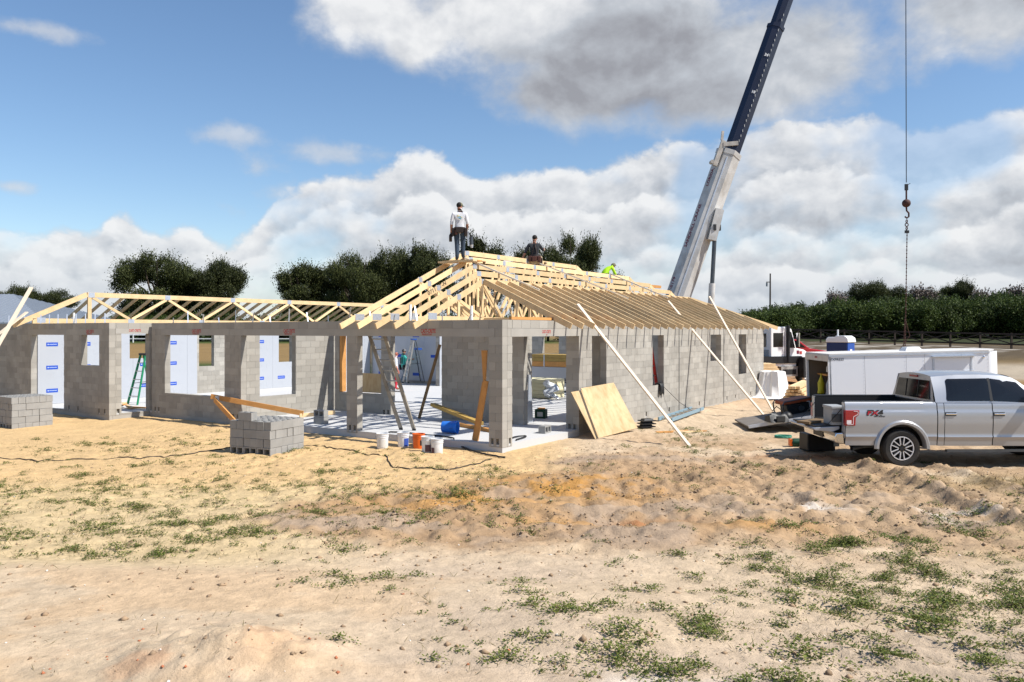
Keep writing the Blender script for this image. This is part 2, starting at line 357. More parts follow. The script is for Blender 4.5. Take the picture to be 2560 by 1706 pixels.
def gau(x, y, cx, cy, rx, ry, rot=0.0):
    c, s_ = math.cos(rot), math.sin(rot); u = (x - cx) * c + (y - cy) * s_; v = -(x - cx) * s_ + (y - cy) * c
    return np.exp(-((u / rx) ** 2 + (v / ry) ** 2))
def hcoord(x, y):
    dx, dy = x - C0[0], y - C0[1]; return dx * UX + dy * UY, -dx * UY + dy * UX
def disturbed(x, y):
    d = gau(x, y, 1.2, 13.6, 3.4, 2.4) + 0.9 * gau(x, y, -1.6, 12.4, 2.2, 1.9) + 0.9 * gau(x, y, 5.5, 14.0, 3.0, 3.2) + 0.6 * gau(x, y, 3.5, 17.5, 3.2, 2.0) + 0.35 * gau(x, y, 4.2, 11.6, 2.6, 1.0) + 0.4 * gau(x, y, 7.0, 16.0, 2.6, 2.2)
    return np.clip(d, 0, 1)
def padmask(x, y):           # 1 inside the house footprint
    s, w = hcoord(x, y)
    a = sst(s, 0.02, 0.3) * sst(w, 0.02, 0.3) * (1 - sst(s, 20.0, 20.3)) * (1 - sst(w, 22.8, 23.0))
    b = sst(s, -1.4, -1.1) * sst(w, 14.9, 15.1) * (1 - sst(w, 22.8, 23.0)) * (1 - sst(s, 20.0, 20.3))
    return np.maximum(a, b)
def gh(x, y):
    x = np.asarray(x, float); y = np.asarray(y, float)
    h = 1.4 * sst(y, 40, 110) + 1.0 * sst(x, 18, 28) * sst(y, 48, 64)
    near = (1 - sst(np.hypot(x, y - 14), 22, 45))
    d = disturbed(x, y)
    h = h + near * (0.10 * (fbm(x / 2.6, y / 2.6, 3) - 0.5) + (0.028 + 0.03 * d) * (fbm(x / 0.55 + 40, y / 0.45, 4) - 0.5))
    rid = 1 - np.abs(2 * fbm(x / 1.1 + 7, y / 0.7 + 3, 4, 0.55) - 1)
    h = h + d * near * 0.23 * (rid - 0.72) + d * near * 0.17 * (fbm(x / 0.24, y / 0.19, 3) - 0.5)
    h = h + 0.012 * near * (fbm(x / 0.13, y / 0.13, 2) - 0.5)
    h = h - near * sst(y, 9.5, 12) * (0.035 * sst(vn(x / 0.24 + 3, y / 0.2), 0.55, 0.85) - 0.02 * sst(vn(x / 0.17 + 8, y / 0.15 + 2), 0.55, 0.9))
    # hollow with a crumbled bank in the middle, sand bank in front
    h = h - 0.16 * gau(x, y, 1.7, 12.3, 1.7, 0.42, -0.1) + 0.10 * gau(x, y, 2.6, 11.4, 1.6, 0.5, 0.05)
    h = h + 0.10 * gau(x, y, 0.6, 15.3, 1.6, 0.7)
    h = h + 0.27 * gau(x, y, -2.3, 6.7, 0.8, 0.6) * (0.45 + 1.1 * fbm(x / 0.22, y / 0.2, 4)) + 0.10 * gau(x, y, 0.5, 7.6, 1.0, 0.5) + 0.08 * gau(x, y, -4.5, 7.0, 1.0, 0.7)
    h = h + 0.10 * (1 - sst(y + 0.12 * x, 8.6, 9.5)) * (1 - sst(x, 0.5, 3.0)) * sst(y, 3, 5)
    # wheel ruts running from the truck towards the viewer
    wob = 0.12 * (fbm(y / 1.7, y * 0 + 5.0, 3) - 0.5) * 2
    for rx, a, y0, y1 in ((7.55, 0.22, 9.5, 17.6), (9.15, 0.15, 9.5, 17.6), (6.3, 0.05, 9, 16.5)):
        m = sst(y, y0, y0 + 1.5) * (1 - sst(y, y1 - 0.6, y1)); dx = x - rx - wob
        tread = 0.55 + 0.5 * fbm(x / 0.25 + rx, y / 0.2, 3) + 0.12 * np.sin(y * 34 + 4 * np.sin(x * 4 + y))
        h = h + m * a * (np.exp(-(dx / 0.16) ** 2) * tread - 0.8 * np.exp(-((dx - 0.33) / 0.17) ** 2))
    for k in range(5):        # shallow raked lines low on the right
        c0 = 3.2 + 0.62 * k; q = (x - c0) * 0.62 + (y - 7.0) * 0.80
        h = h + 0.05 * np.exp(-(q / 0.11) ** 2) * sst(x, 2.0, 3.2) * (1 - sst(y, 8.4, 9.6)) * (0.5 + vn(x * 2 + k * 9, y * 2))
    h = h - 0.09 * gau(x, y, 9.5, 18.3, 4.2, 1.7) - 0.13 * sst(-x, 8.5, 11) * gau(x, y, -13, 23.5, 5, 2.2)
    pm = padmask(x, y)
    s, w = hcoord(x, y); ring = np.exp(-((np.minimum(s, w)) / 0.8) ** 2) * (1 - pm)
    h = h * (1 - 0.7 * ring * near) - 0.02 * ring * near
    h = h + 0.07 * np.exp(-(np.maximum(-w, 0) / 0.5) ** 2) * sst(s, 3.6, 4.4) * (1 - sst(s, 20, 20.5)) * (1 - pm)
    return h * (1 - pm) + (-0.12) * pm
def axis_steps(segs):
    out = [segs[0][0]]
    for a, b, st in segs:
        n = max(1, int(round((b - a) / st)))
        out += list(np.linspace(a, b, n + 1)[1:])
    return np.array(out)
gx = axis_steps([(-900, -200, 100), (-200, -60, 14), (-60, -24, 2.0), (-24, -11, 0.3), (-11, -5.5, 0.075), (-5.5, 6.5, 0.042), (6.5, 12, 0.06), (12, 24, 0.35), (24, 46, 0.8), (46, 60, 2.0), (60, 200, 14), (200, 900, 100)])
gy = axis_steps([(-60, 0, 10), (0, 4.5, 0.5), (4.5, 10.5, 0.045), (10.5, 16, 0.06), (16, 23, 0.10), (23, 36, 0.4), (36, 52, 1.2), (52, 84, 0.7), (84, 120, 2.0), (120, 300, 15), (300, 1500, 150)])
GX, GY = np.meshgrid(gx, gy); GZ = gh(GX, GY)
nx, ny = len(gx), len(gy)
me = bpy.data.meshes.new('ground')
vs = np.stack([GX, GY, GZ], -1).reshape(-1, 3)
ii = (np.arange(ny - 1)[:, None] * nx + np.arange(nx - 1)[None, :]).reshape(-1)
fs = np.stack([ii, ii + 1, ii + nx + 1, ii + nx], -1)
def fast_mesh(me, vs, fs):
    me.vertices.add(len(vs)); me.vertices.foreach_set('co', np.asarray(vs, np.float32).reshape(-1))
    k = fs.shape[1]; me.loops.add(fs.size); me.loops.foreach_set('vertex_index', fs.reshape(-1).astype(np.int32))
    me.polygons.add(len(fs)); me.polygons.foreach_set('loop_start', np.arange(0, fs.size, k, dtype=np.int32))
    me.update(calc_edges=True)
fast_mesh(me, vs, fs)
me.polygons.foreach_set('use_smooth', np.ones(len(fs), bool))
X, Y = vs[:, 0], vs[:, 1]
def lerp(c, col, m):
    return c * (1 - m[:, None]) + np.array(col)[None, :] * m[:, None]
n1 = fbm(X / 1.7, Y / 1.2, 5, 0.6); n2 = fbm(X / 0.5 + 50, Y / 0.4 + 10, 4, 0.6); n3 = fbm(X / 4 + 20, Y / 3, 3)
c = np.tile(np.array([0.61, 0.485, 0.35]), (len(X), 1))
c = lerp(c, (0.66, 0.46, 0.235), np.clip(sst(Y + 0.25 * np.abs(X + 4), 12.5, 15.5) * (1 - sst(X, 0.3, 2.2)) * 0.9, 0, 1))
c = lerp(c, (0.63, 0.49, 0.28), sst(-X, 1.0, 4.0) * sst(Y, 9.0, 10.5) * (1 - sst(Y, 14, 16)) * 0.8)
c = lerp(c, (0.60, 0.46, 0.24), sst(X, 4.5, 6.5) * (1 - sst(Y, 13, 15)) * sst(n3, 0.38, 0.62) * 0.9)
dm = disturbed(X, Y)
c = lerp(c, (0.40, 0.265, 0.155), sst(dm + 0.7 * (n1 - 0.5) + 0.3 * (n2 - 0.5), 0.26, 0.70) * 0.9)
c = lerp(c, (0.47, 0.335, 0.215), sst(X, 2.0, 3.8) * sst(Y, 9.2, 11) * (1 - sst(Y, 20, 24)) * sst(n1 + 0.2 * n2, 0.38, 0.62))
c = lerp(c, (0.50, 0.27, 0.085), np.clip(gau(X, Y, 1.0, 14.6, 1.7, 1.0) * 1.3 * sst(n2, 0.35, 0.6) + gau(X, Y, -1.2, 13.4, 1.3, 0.7) * 0.9 * sst(n2, 0.35, 0.6) + 0.8 * gau(X, Y, 3.6, 11.7, 0.9, 0.35) + 0.7 * gau(X, Y, 0.9, 12.2, 0.9, 0.22), 0, 1))
c = lerp(c, (0.45, 0.20, 0.085), np.clip(gau(X, Y, 2.0, 12.4, 0.6, 0.14) * 0.8 + gau(X, Y, -2.6, 6.6, 0.9, 0.7) * 0.55 * sst(n2, 0.4, 0.7) + gau(X, Y, 7.2, 18.6, 1.6, 0.5) * 0.7, 0, 1))
c = lerp(c, (0.40, 0.31, 0.235), np.clip(sst(n1, 0.56, 0.72) * sst(dm, 0.2, 0.5) * 0.8, 0, 1))
c = lerp(c, (0.56, 0.45, 0.345), (1 - sst(Y, 9.3, 10.6)) * sst(n3, 0.38, 0.6) * 0.85)
c = lerp(c, (0.62, 0.44, 0.275), (1 - sst(Y, 9.0, 10.0)) * (1 - sst(X, -2.5, 1)) * sst(n1, 0.45, 0.62) * 0.6)
c = lerp(c, (0.66, 0.63, 0.60), np.clip(gau(X, Y, 6.9, 12.5, 0.8, 0.35) + gau(X, Y, 4.8, 12.8, 0.7, 0.3) + 0.8 * gau(X, Y, 1.2, 6.3, 0.7, 0.25), 0, 1) * sst(n2, 0.42, 0.6) * 0.8)
c = lerp(c, (0.30, 0.22, 0.085), gau(X, Y, 11.0, 15.1, 2.6, 0.9) * sst(n2, 0.25, 0.5))
# land behind the house: dry field with greener strips, orange track by the crane
far = sst(np.hypot(X, Y), 34, 44)
c = lerp(c, (0.26, 0.175, 0.075), far)
c = lerp(c, (0.055, 0.085, 0.018), far * np.clip((1 - sst(Y + 4 * (n3 - 0.5), 60, 66)) + sst(Y, 95, 105), 0, 1) * (1 - sst(X, 4, 10)))
c = lerp(c, (0.44, 0.39, 0.32), far * sst(X, 14, 20) * sst(Y, 45, 48) * (1 - sst(Y, 54, 57)) * 0.8)
c = lerp(c, (0.13, 0.095, 0.05), far * sst(X, 14, 18) * sst(Y, 54, 58))
n5 = fbm(X / 1.6, Y / 1.1, 4, 0.65)
c = lerp(c, (0.10, 0.075, 0.045), far * sst(X, 12, 18) * sst(Y, 57, 60) * (1 - sst(Y + 0.9 * (X - 26), 84, 88)))
c = lerp(c, (0.50, 0.47, 0.43), far * sst(X, 12, 18) * sst(Y, 60, 64) * (1 - sst(Y + 0.9 * (X - 26), 80, 84)) * sst(n5, 0.52, 0.66) * 0.8)
c = lerp(c, (0.035, 0.045, 0.014), far * sst(X, 12, 20) * sst(Y + 0.4 * (X - 26), 79, 83))  # dark grass, with the orchard's tree shade mixed into the ground colour
c = lerp(c, (0.48, 0.25, 0.12), gau(X, Y, 15, 42, 9, 9) * sst(X, 5, 9))
c *= np.array([0.82, 0.79, 0.735])
c *= (0.84 + 0.32 * fbm(X / 0.16, Y / 0.13, 3))[:, None] * (0.92 + 0.16 * n2)[:, None]
at = me.color_attributes.new('Col', 'FLOAT_COLOR', 'POINT')
at.data.foreach_set('color', np.concatenate([c, np.ones((len(X), 1))], 1).astype(np.float32).reshape(-1))
gm = bpy.data.materials.new('sandy_soil'); gm.use_nodes = True; t = gm.node_tree; b = t.nodes['Principled BSDF']; b.inputs['Roughness'].default_value = 0.95; b.inputs['Specular IOR Level'].default_value = 0.2
ca = t.nodes.new('ShaderNodeVertexColor'); ca.layer_name = 'Col'
tcn = t.nodes.new('ShaderNodeTexCoord')
def tnoise(sc, det, rough=0.6):
    n = t.nodes.new('ShaderNodeTexNoise'); t.links.new(tcn.outputs['Object'], n.inputs['Vector']); n.inputs['Scale'].default_value = sc; n.inputs['Detail'].default_value = det; n.inputs['Roughness'].default_value = rough; return n.outputs['Fac']
g1 = tnoise(9, 8, 0.7); mr = t.nodes.new('ShaderNodeMapRange'); t.links.new(g1, mr.inputs[0]); mr.inputs[1].default_value = 0.25; mr.inputs[2].default_value = 0.75; mr.inputs[3].default_value = 0.78; mr.inputs[4].default_value = 1.2
vm = t.nodes.new('ShaderNodeVectorMath'); vm.operation = 'SCALE'; t.links.new(ca.outputs['Color'], vm.inputs[0]); t.links.new(mr.outputs[0], vm.inputs['Scale']); t.links.new(vm.outputs[0], b.inputs['Base Color'])
bp = t.nodes.new('ShaderNodeBump'); bp.inputs['Strength'].default_value = 0.55; bp.inputs['Distance'].default_value = 0.025; t.links.new(tnoise(24, 9, 0.72), bp.inputs['Height'])
bp2 = t.nodes.new('ShaderNodeBump'); bp2.inputs['Strength'].default_value = 0.6; bp2.inputs['Distance'].default_value = 0.06; t.links.new(tnoise(7.5, 7, 0.66), bp2.inputs['Height']); t.links.new(bp2.outputs[0], bp.inputs['Normal']); t.links.new(bp.outputs[0], b.inputs['Normal'])
me.materials.append(gm)
kind(link('ground', me), 'structure')
# ------------------------------------------------------------------ scattered weeds, clods and straw (uncountable)
def scatter_mesh(name, vs, fs, m, attr=None):
    me = bpy.data.meshes.new(name); fast_mesh(me, vs, fs); me.materials.append(m); return kind(link(name, me), 'stuff')
def leafmat(name, a, b_, trans=0.25):
    m = bpy.data.materials.new(name); m.use_nodes = True; t = m.node_tree; b = t.nodes['Principled BSDF']; b.inputs['Roughness'].default_value = 0.6; b.inputs['Specular IOR Level'].default_value = 0.25
    g = t.nodes.new('ShaderNodeNewGeometry'); oi = t.nodes.new('ShaderNodeObjectInfo'); mx = t.nodes.new('ShaderNodeMix'); mx.data_type = 'RGBA'
    t.links.new(g.outputs['Random Per Island'], mx.inputs['Factor']); mx.inputs['A'].default_value = (*a, 1); mx.inputs['B'].default_value = (*b_, 1)
    mr = t.nodes.new('ShaderNodeMapRange'); t.links.new(oi.outputs['Random'], mr.inputs[0]); mr.inputs[3].default_value = 0.75; mr.inputs[4].default_value = 1.25
    vm = t.nodes.new('ShaderNodeVectorMath'); vm.operation = 'SCALE'; t.links.new(mx.outputs['Result'], vm.inputs[0]); t.links.new(mr.outputs[0], vm.inputs['Scale'])
    t.links.new(vm.outputs[0], b.inputs['Base Color'])
    tr = t.nodes.new('ShaderNodeBsdfTranslucent'); t.links.new(vm.outputs[0], tr.inputs[0]); ms = t.nodes.new('ShaderNodeMixShader'); ms.inputs[0].default_value = trans
    t.links.new(b.outputs[0], ms.inputs[1]); t.links.new(tr.outputs[0], ms.inputs[2]); t.links.new(ms.outputs[0], t.nodes['Material Output'].inputs[0]); return m
def leaves(px, py, pz, size, tilt=0.9, asp=0.5):
    n = len(px); a = rng.random(n) * 2 * np.pi; el = (rng.random(n) - 0.25) * tilt
    d = np.stack([np.cos(a) * np.cos(el), np.sin(a) * np.cos(el), np.sin(el)], -1)
    up = np.stack([rng.normal(0, 0.45, n), rng.normal(0, 0.45, n), np.ones(n)], -1); s_ = np.cross(d, up); s_ /= np.linalg.norm(s_, axis=1)[:, None] + 1e-6
    p = np.stack([px, py, pz], -1); L_ = size[:, None]
    v = np.stack([p, p + d * L_ * 0.5 + s_ * L_ * asp * 0.5, p + d * L_, p + d * L_ * 0.5 - s_ * L_ * asp * 0.5], 1).reshape(-1, 3)
    return v, np.arange(4 * n).reshape(n, 4)
def weed_density(x, y):
    s, w = hcoord(x, y); m = (1 - padmask(x, y)) * ((s < -0.6) | (w < -0.6))
    left = 1.5 * gau(x, y, -5.2, 11.3, 2.4, 0.9, -0.12) + 0.5 * gau(x, y, -6.5, 13.0, 3.0, 1.2) + 0.55 * gau(x, y, -7.5, 15.5, 4.5, 2.6) + 0.75 * gau(x, y, -2.6, 14.2, 2.6, 1.1, -0.1) + 0.5 * gau(x, y, -1.4, 12.2, 1.6, 0.8) + 0.30 * gau(x, y, 0.0, 16.2, 2, 0.6) + 0.6 * gau(x, y, -10, 20.5, 3, 1.2)
    right = 0.75 * gau(x, y, 4.3, 8.6, 2.0, 1.9, -0.3) + 0.5 * gau(x, y, 6.2, 10.6, 2.4, 1.8) + 0.3 * gau(x, y, 1.0, 6.8, 1.4, 0.9) + 0.75 * gau(x, y, 3.2, 6.7, 1.3, 0.8) + 0.22 * gau(x, y, 4, 16, 4, 3) + 0.16 * gau(x, y, 0.6, 8.3, 1.8, 0.9) + 0.5 * gau(x, y, 4.8, 22.4, 1.0, 2.6) + 0.8 * gau(x, y, 8.6, 12.4, 1.5, 1.6)
    mid = 0.40 * gau(x, y, -1.6, 9.2, 0.9, 0.3, 0.2)
    pat = sst(fbm(x / 0.55, y / 0.45, 3, 0.6), 0.42, 0.66)
    return m * (left + right + mid) * (0.25 + 1.2 * pat)
def sample(n, f, xr, yr, k=9):
    x = rng.uniform(*xr, n * k); y = yr[0] + (yr[1] - yr[0]) * rng.random(n * k) ** 1.25
    keep = rng.random(n * k) < np.clip(f(x, y), 0, 1) * 0.8
    return x[keep][:n], y[keep][:n]
wx, wy = sample(1900, weed_density, (-13, 12.5), (5.6, 24), 16)
big_ = rng.random(len(wx)); wr = 0.03 + 0.13 * big_ ** 3.6 + 0.03 * rng.random(len(wx))
right_side = (wx > 0.5) & (wy < 11.5); wr = np.where(right_side, wr * 1.25, wr)
cx_ = np.array([3.5, 2.55, 4.4, 5.0, 5.3, 3.95, 4.75, 2.2, 3.2, 1.3, 0.75, -1.45, -1.8, -1.1, -2.3, -5.2, -3.9, -2.2]); cy_ = np.array([9.2, 7.05, 8.3, 9.6, 10.7, 7.7, 7.3, 6.45, 6.35, 6.6, 7.9, 9.15, 8.95, 9.35, 8.85, 10.6, 11.3, 10.5])
wx = np.concatenate([wx, cx_]); wy = np.concatenate([wy, cy_]); wr = np.concatenate([wr, np.array([.26, .32, .32, .24, .22, .27, .24, .24, .24, .22, .15, .18, .16, .14, .12, .2, .2, .2])])
cnt = np.clip((wr ** 2 * 6200 + 10).astype(int), 12, 420)
idx = np.repeat(np.arange(len(wx)), cnt); arms = rng.random(len(wx)) * 6.28
aa = rng.random(len(idx)) * 2 * np.pi; lob = 0.62 + 0.38 * np.cos(aa * (3 + (idx % 3)) + arms[idx]); rr = rng.random(len(idx)) ** 0.65 * wr[idx] * 1.5 * lob
lx = wx[idx] + rr * np.cos(aa) * 1.3; ly = wy[idx] + rr * np.sin(aa)
lz = gh(lx, ly) + 0.003 + rng.random(len(idx)) * np.clip(wr[idx] * 0.5 - rr * 0.3, 0.006, 0.16)
v, f = leaves(lx, ly, lz, rng.uniform(0.017, 0.035, len(idx)) * (0.85 + wr[idx] * 1.6), 1.0, 0.55)
M_weed = leafmat('weed_leaves', (0.034, 0.062, 0.008), (0.215, 0.235, 0.05))
scatter_mesh('weeds', v, f, M_weed)
# thin grass blades and runners between the weeds
bx, by = sample(5200, lambda x, y: weed_density(x, y) * 0.8 + 0.02, (-13, 12.5), (5.6, 24), 8)
idx = np.repeat(np.arange(len(bx)), 6); lx = bx[idx] + rng.normal(0, 0.05, len(idx)); ly = by[idx] + rng.normal(0, 0.04, len(idx))
v, f = leaves(lx, ly, gh(lx, ly) + 0.002, rng.uniform(0.04, 0.13, len(idx)), 1.2, 0.06)
scatter_mesh('dry_grass', v, f, leafmat('dry_grass_blades', (0.08, 0.085, 0.022), (0.24, 0.175, 0.065)))
# tufts in front of the truck and field grass
bx = rng.normal(11.0, 1.7, 5000); by = rng.normal(15.0, 0.55, 5000)
v, f = leaves(bx, by, gh(bx, by), rng.uniform(0.05, 0.14, 5000), 1.6, 0.07)
scatter_mesh('parched_turf', v, f, leafmat('parched_turf_blades', (0.12, 0.085, 0.03), (0.27, 0.19, 0.08)))
OCT = np.array([[1, 0, 0], [-1, 0, 0], [0, 1, 0], [0, -1, 0], [0, 0, 1], [0, 0, -1]], float)
OF = np.array([[0, 2, 4], [2, 1, 4], [1, 3, 4], [3, 0, 4], [2, 0, 5], [1, 2, 5], [3, 1, 5], [0, 3, 5]])
def clods(name, n, dens, size, m, xr=(-9, 11), yr=(5.6, 20), sink=0.2):
    x, y = sample(n, dens, xr, yr, 10); n = len(x); sz = rng.uniform(*size, n) * (0.5 + rng.random(n) ** 3 * 1.6)
    v = OCT[None] * (1 + rng.normal(0, 0.25, (n, 6, 3))) * sz[:, None, None] * np.array([1.2, 1.0, 0.7])[None, None]
    a = rng.random(n) * 6.28; ca_, sa = np.cos(a)[:, None], np.sin(a)[:, None]
    vx = v[..., 0] * ca_ - v[..., 1] * sa; vy = v[..., 0] * sa + v[..., 1] * ca_
    z0 = gh(x, y) + sz * sink
    v = np.stack([vx + x[:, None], vy + y[:, None], v[..., 2] + z0[:, None]], -1).reshape(-1, 3)
    f = (OF[None] + 6 * np.arange(n)[:, None, None]).reshape(-1, 3); scatter_mesh(name, v, f, m)
outside = lambda x, y: (1 - padmask(x, y))
clods('dirt_clods', 9000, lambda x, y: outside(x, y) * (disturbed(x, y) * sst(fbm(x / 0.8, y / 0.6, 3), 0.4, 0.6) + 0.08), (0.006, 0.021), mat('soil_clod', (0.30, 0.205, 0.125), 0.95, isl=0.3))
clods('clay_pebbles', 520, lambda x, y: outside(x, y) * (0.9 * gau(x, y, -2.6, 6.7, 1.0, 0.8) + 0.25 * (y < 9.5) * sst(fbm(x / 0.9 + 9, y / 0.7, 3), 0.52, 0.62)), (0.005, 0.013), mat('red_clay', (0.42, 0.15, 0.07), 0.9, isl=0.25))
clods('pale_pebbles', 900, lambda x, y: outside(x, y) * 0.25, (0.005, 0.011), mat('pale_pebble', (0.66, 0.60, 0.52), 0.85, isl=0.2))
# ------------------------------------------------------------------ trees
def tree_data(n, lobes, leaf, spread, hollow=0.35):
    c_ = np.array([l[:3] for l in lobes]); r_ = np.array([l[3:6] for l in lobes]); wgt = (r_[:, 0] * r_[:, 1] + r_[:, 0] * r_[:, 2]); wgt /= wgt.sum()
    i = rng.choice(len(lobes), n, p=wgt); d = rng.normal(size=(n, 3)); d /= np.linalg.norm(d, axis=1)[:, None]
    rad = (hollow + (1 - hollow) * rng.random(n)) ** 0.7; p = c_[i] + d * r_[i] * rad[:, None] + rng.normal(0, spread, (n, 3))
    return p
def tree_mesh(name, n, lobes, leaf, spread, m, twig=0.0):
    p = tree_data(n, lobes, leaf, spread)
    if twig:   # loose sprays that break the outline
        k = n // 12; q = p[rng.choice(n, k)]; cen = q.mean(0); d = (q - cen) * (1, 1, 0.9) + (0, 0, 1.2); d /= np.linalg.norm(d, axis=1)[:, None] + 1e-6
        t_ = np.linspace(0, 1, 7)[None, :, None] * rng.random((k, 1, 1)) ** 1.5; spr = (q[:, None] + d[:, None] * t_ * twig + rng.normal(0, 0.06, (k, 7, 3))).reshape(-1, 3); p = np.concatenate([p, spr])
    p[:, 2] = np.maximum(p[:, 2], 0.2)
    v, f = leaves(p[:, 0], p[:, 1], p[:, 2], rng.uniform(*leaf, len(p)), 2.4, 0.6)
    me = bpy.data.meshes.new(name); fast_mesh(me, v, f); me.materials.append(m); me['zmax'] = float(np.percentile(v[:, 2], 99.7)); me['xw'] = float(np.percentile(v[:, 0], 99) - np.percentile(v[:, 0], 1)); return me
def rlobes(n, rx, rz, zc, r0, r1):
    out = []
    for i in range(n):
        a = random.random() * 6.28; t = math.sqrt(random.random()); z = zc + (random.random() * 2 - 1) * rz * (1 - 0.55 * t)
        r = random.uniform(r0, r1); out.append((rx * t * math.cos(a), rx * t * math.sin(a), z, r, r, r * 0.72))
    return out
M_oak = leafmat('oak_leaves', (0.017, 0.026, 0.008), (0.085, 0.095, 0.027), 0.2)
M_bush = leafmat('orchard_leaves', (0.016, 0.032, 0.008), (0.085, 0.115, 0.022), 0.2)
M_bare = leafmat('bare_twigs', (0.13, 0.105, 0.09), (0.22, 0.18, 0.15), 0.0)
def trunk_mb(h, r, spread, n=6):
    m = MB(); m.tube([(0, 0, -0.4), (0.05 * r, 0, h * 0.25), (0, 0.1, h * 0.5)], [r, r * 0.8, r * 0.6], 8)
    for i in range(n):
        a = 6.28 * i / n + random.random(); k = random.uniform(0.5, 1.0) * spread; z0 = h * random.uniform(0.25, 0.48)
        m.tube([(0, 0, z0), (math.cos(a) * k * 0.5, math.sin(a) * k * 0.5, z0 + h * 0.18), (math.cos(a) * k, math.sin(a) * k, h * random.uniform(0.62, 0.9))], [r * 0.45, r * 0.3, r * 0.08], 6)
    return m
def variant(kind_):
    if kind_ == 'oak':     # 12 m tall, 15 m wide
        return tree_mesh('crown', 62000, rlobes(34, 4.9, 4.9, 6.0, 1.0, 2.1), (0.12, 0.27), 0.2, M_oak, 1.3), trunk_mb(11, 0.42, 4.6, 9)
    if kind_ == 'tall':    # upright evergreen 12 m tall, 7 m wide
        return tree_mesh('crown', 36000, rlobes(28, 2.4, 5.6, 5.7, 0.7, 1.4), (0.12, 0.26), 0.18, M_oak, 1.5), trunk_mb(11, 0.3, 2.2, 9)
    if kind_ == 'bush':    # rounded orchard tree 5 m tall
        return tree_mesh('crown', 9000, rlobes(18, 2.3, 2.3, 2.2, 0.9, 1.4), (0.13, 0.30), 0.2, M_bush, 0.6), trunk_mb(4, 0.16, 1.6, 5)
    if kind_ == 'bare':
        p = rlobes(14, 1.8, 1.7, 4.6, 0.5, 1.1); me = tree_mesh('crown', 3800, p, (0.12, 0.4), 0.3, M_bare, 1.0); return me, trunk_mb(6, 0.14, 1.9, 10)
VAR = {k: [variant(k) for _ in range(n)] for k, n in (('oak', 2), ('tall', 2), ('bush', 3), ('bare', 1))}
VAR = {k: [(a, t_.build('trunk', M_bark)) for a, t_ in l] for k, l in VAR.items()}
TRUNKS = {k: [t_.data for a, t_ in l] for k, l in VAR.items()}
for l in VAR.values():
    for a, t_ in l: t_.data.name = 'trunk'; bpy.data.objects.remove(t_)
CRADLE = {k: [a for a, t_ in l] for k, l in VAR.items()}
def tree(name, k, i, x, y, sx, sz, label, group, rz=0.0):
    o = thing(name, label, 'tree', (x, y, float(gh(x, y))), rz, group); o.scale = (sx, sx, sz)
    i %= len(CRADLE[k]); link('trunk', TRUNKS[k][i], o); link('crown', CRADLE[k][i], o); return o
def px2x(px, y): return (px - 1280) / 2010 * y
bg = 'evergreen trees beyond the house'
for px, yy, k, i, w_, top_, label in (
    (395, 122, 'oak', 0, 200, 640, 'broad dark oak behind the left wing trusses, left half of the pair'), (520, 126, 'oak', 1, 185, 655, 'dark oak behind the left wing trusses, right half of the pair'),
    (28, 135, 'oak', 1, 120, 716, 'dark tree over the grey metal roof at the left edge'), (128, 138, 'oak', 0, 120, 728, 'dark tree behind the leaning pale boards at far left'),
    (745, 120, 'tall', 0, 120, 660, 'tall shrubby evergreen at the left end of the row behind the hip roof'), (815, 124, 'tall', 1, 130, 668, 'feathery evergreen second from the left in the row behind the hip roof'),
    (895, 119, 'oak', 0, 150, 640, 'dense evergreen behind the rising front rafters'), (985, 122, 'oak', 1, 150, 628, 'dense evergreen just left of the standing worker'),
    (1080, 118, 'tall', 0, 130, 618, 'feathery evergreen behind the standing worker'), (1205, 121, 'tall', 1, 120, 597, 'airy evergreen right of the standing worker'),
    (1325, 124, 'tall', 0, 110, 622, 'small evergreen left behind the seated worker'), (1432, 119, 'oak', 0, 150, 592, 'bushy evergreen between the seated worker and the crane'),
    (1530, 126, 'tall', 1, 90, 690, 'low evergreen behind the worker in the yellow shirt')):
    x = px2x(px, yy); base = float(gh(x, yy)); hgt = CAMZ + (828 - top_) * yy / 2010 - base
    full = CRADLE[k][i % len(CRADLE[k])]['zmax']; fw = CRADLE[k][i % len(CRADLE[k])]['xw']
    tree('oak_tree' if k == 'oak' else 'evergreen_tree', k, i, x, yy, 0.88 * w_ * yy / 2010 / fw, hgt / full, label, bg, px * 0.7)
for k_ in range(46):       # orchard trees standing close behind the paddock fence, two staggered rows
    row = k_ % 2; px = 1880 + k_ * 16.5 + random.uniform(-5, 5); yy = 89 + row * 8 + random.uniform(-2, 2)
    topy = np.interp(px, [1890, 1990, 2100, 2200, 2300, 2420, 2620], [778, 765, 757, 752, 750, 748, 738]) + (6 if row == 0 else -4) + random.uniform(-6, 6)
    x = px2x(px, yy); base = float(gh(x, yy)); hgt = CAMZ + (828 - topy) * yy / 2010 - base
    tree('orchard_tree', 'bush', k_, x, yy, random.uniform(0.75, 1.0), hgt / CRADLE['bush'][k_ % 3]['zmax'], 'rounded dark green orchard tree in the dense rows behind the paddock fence', 'orchard trees behind the paddock fence', k_ * 1.3)
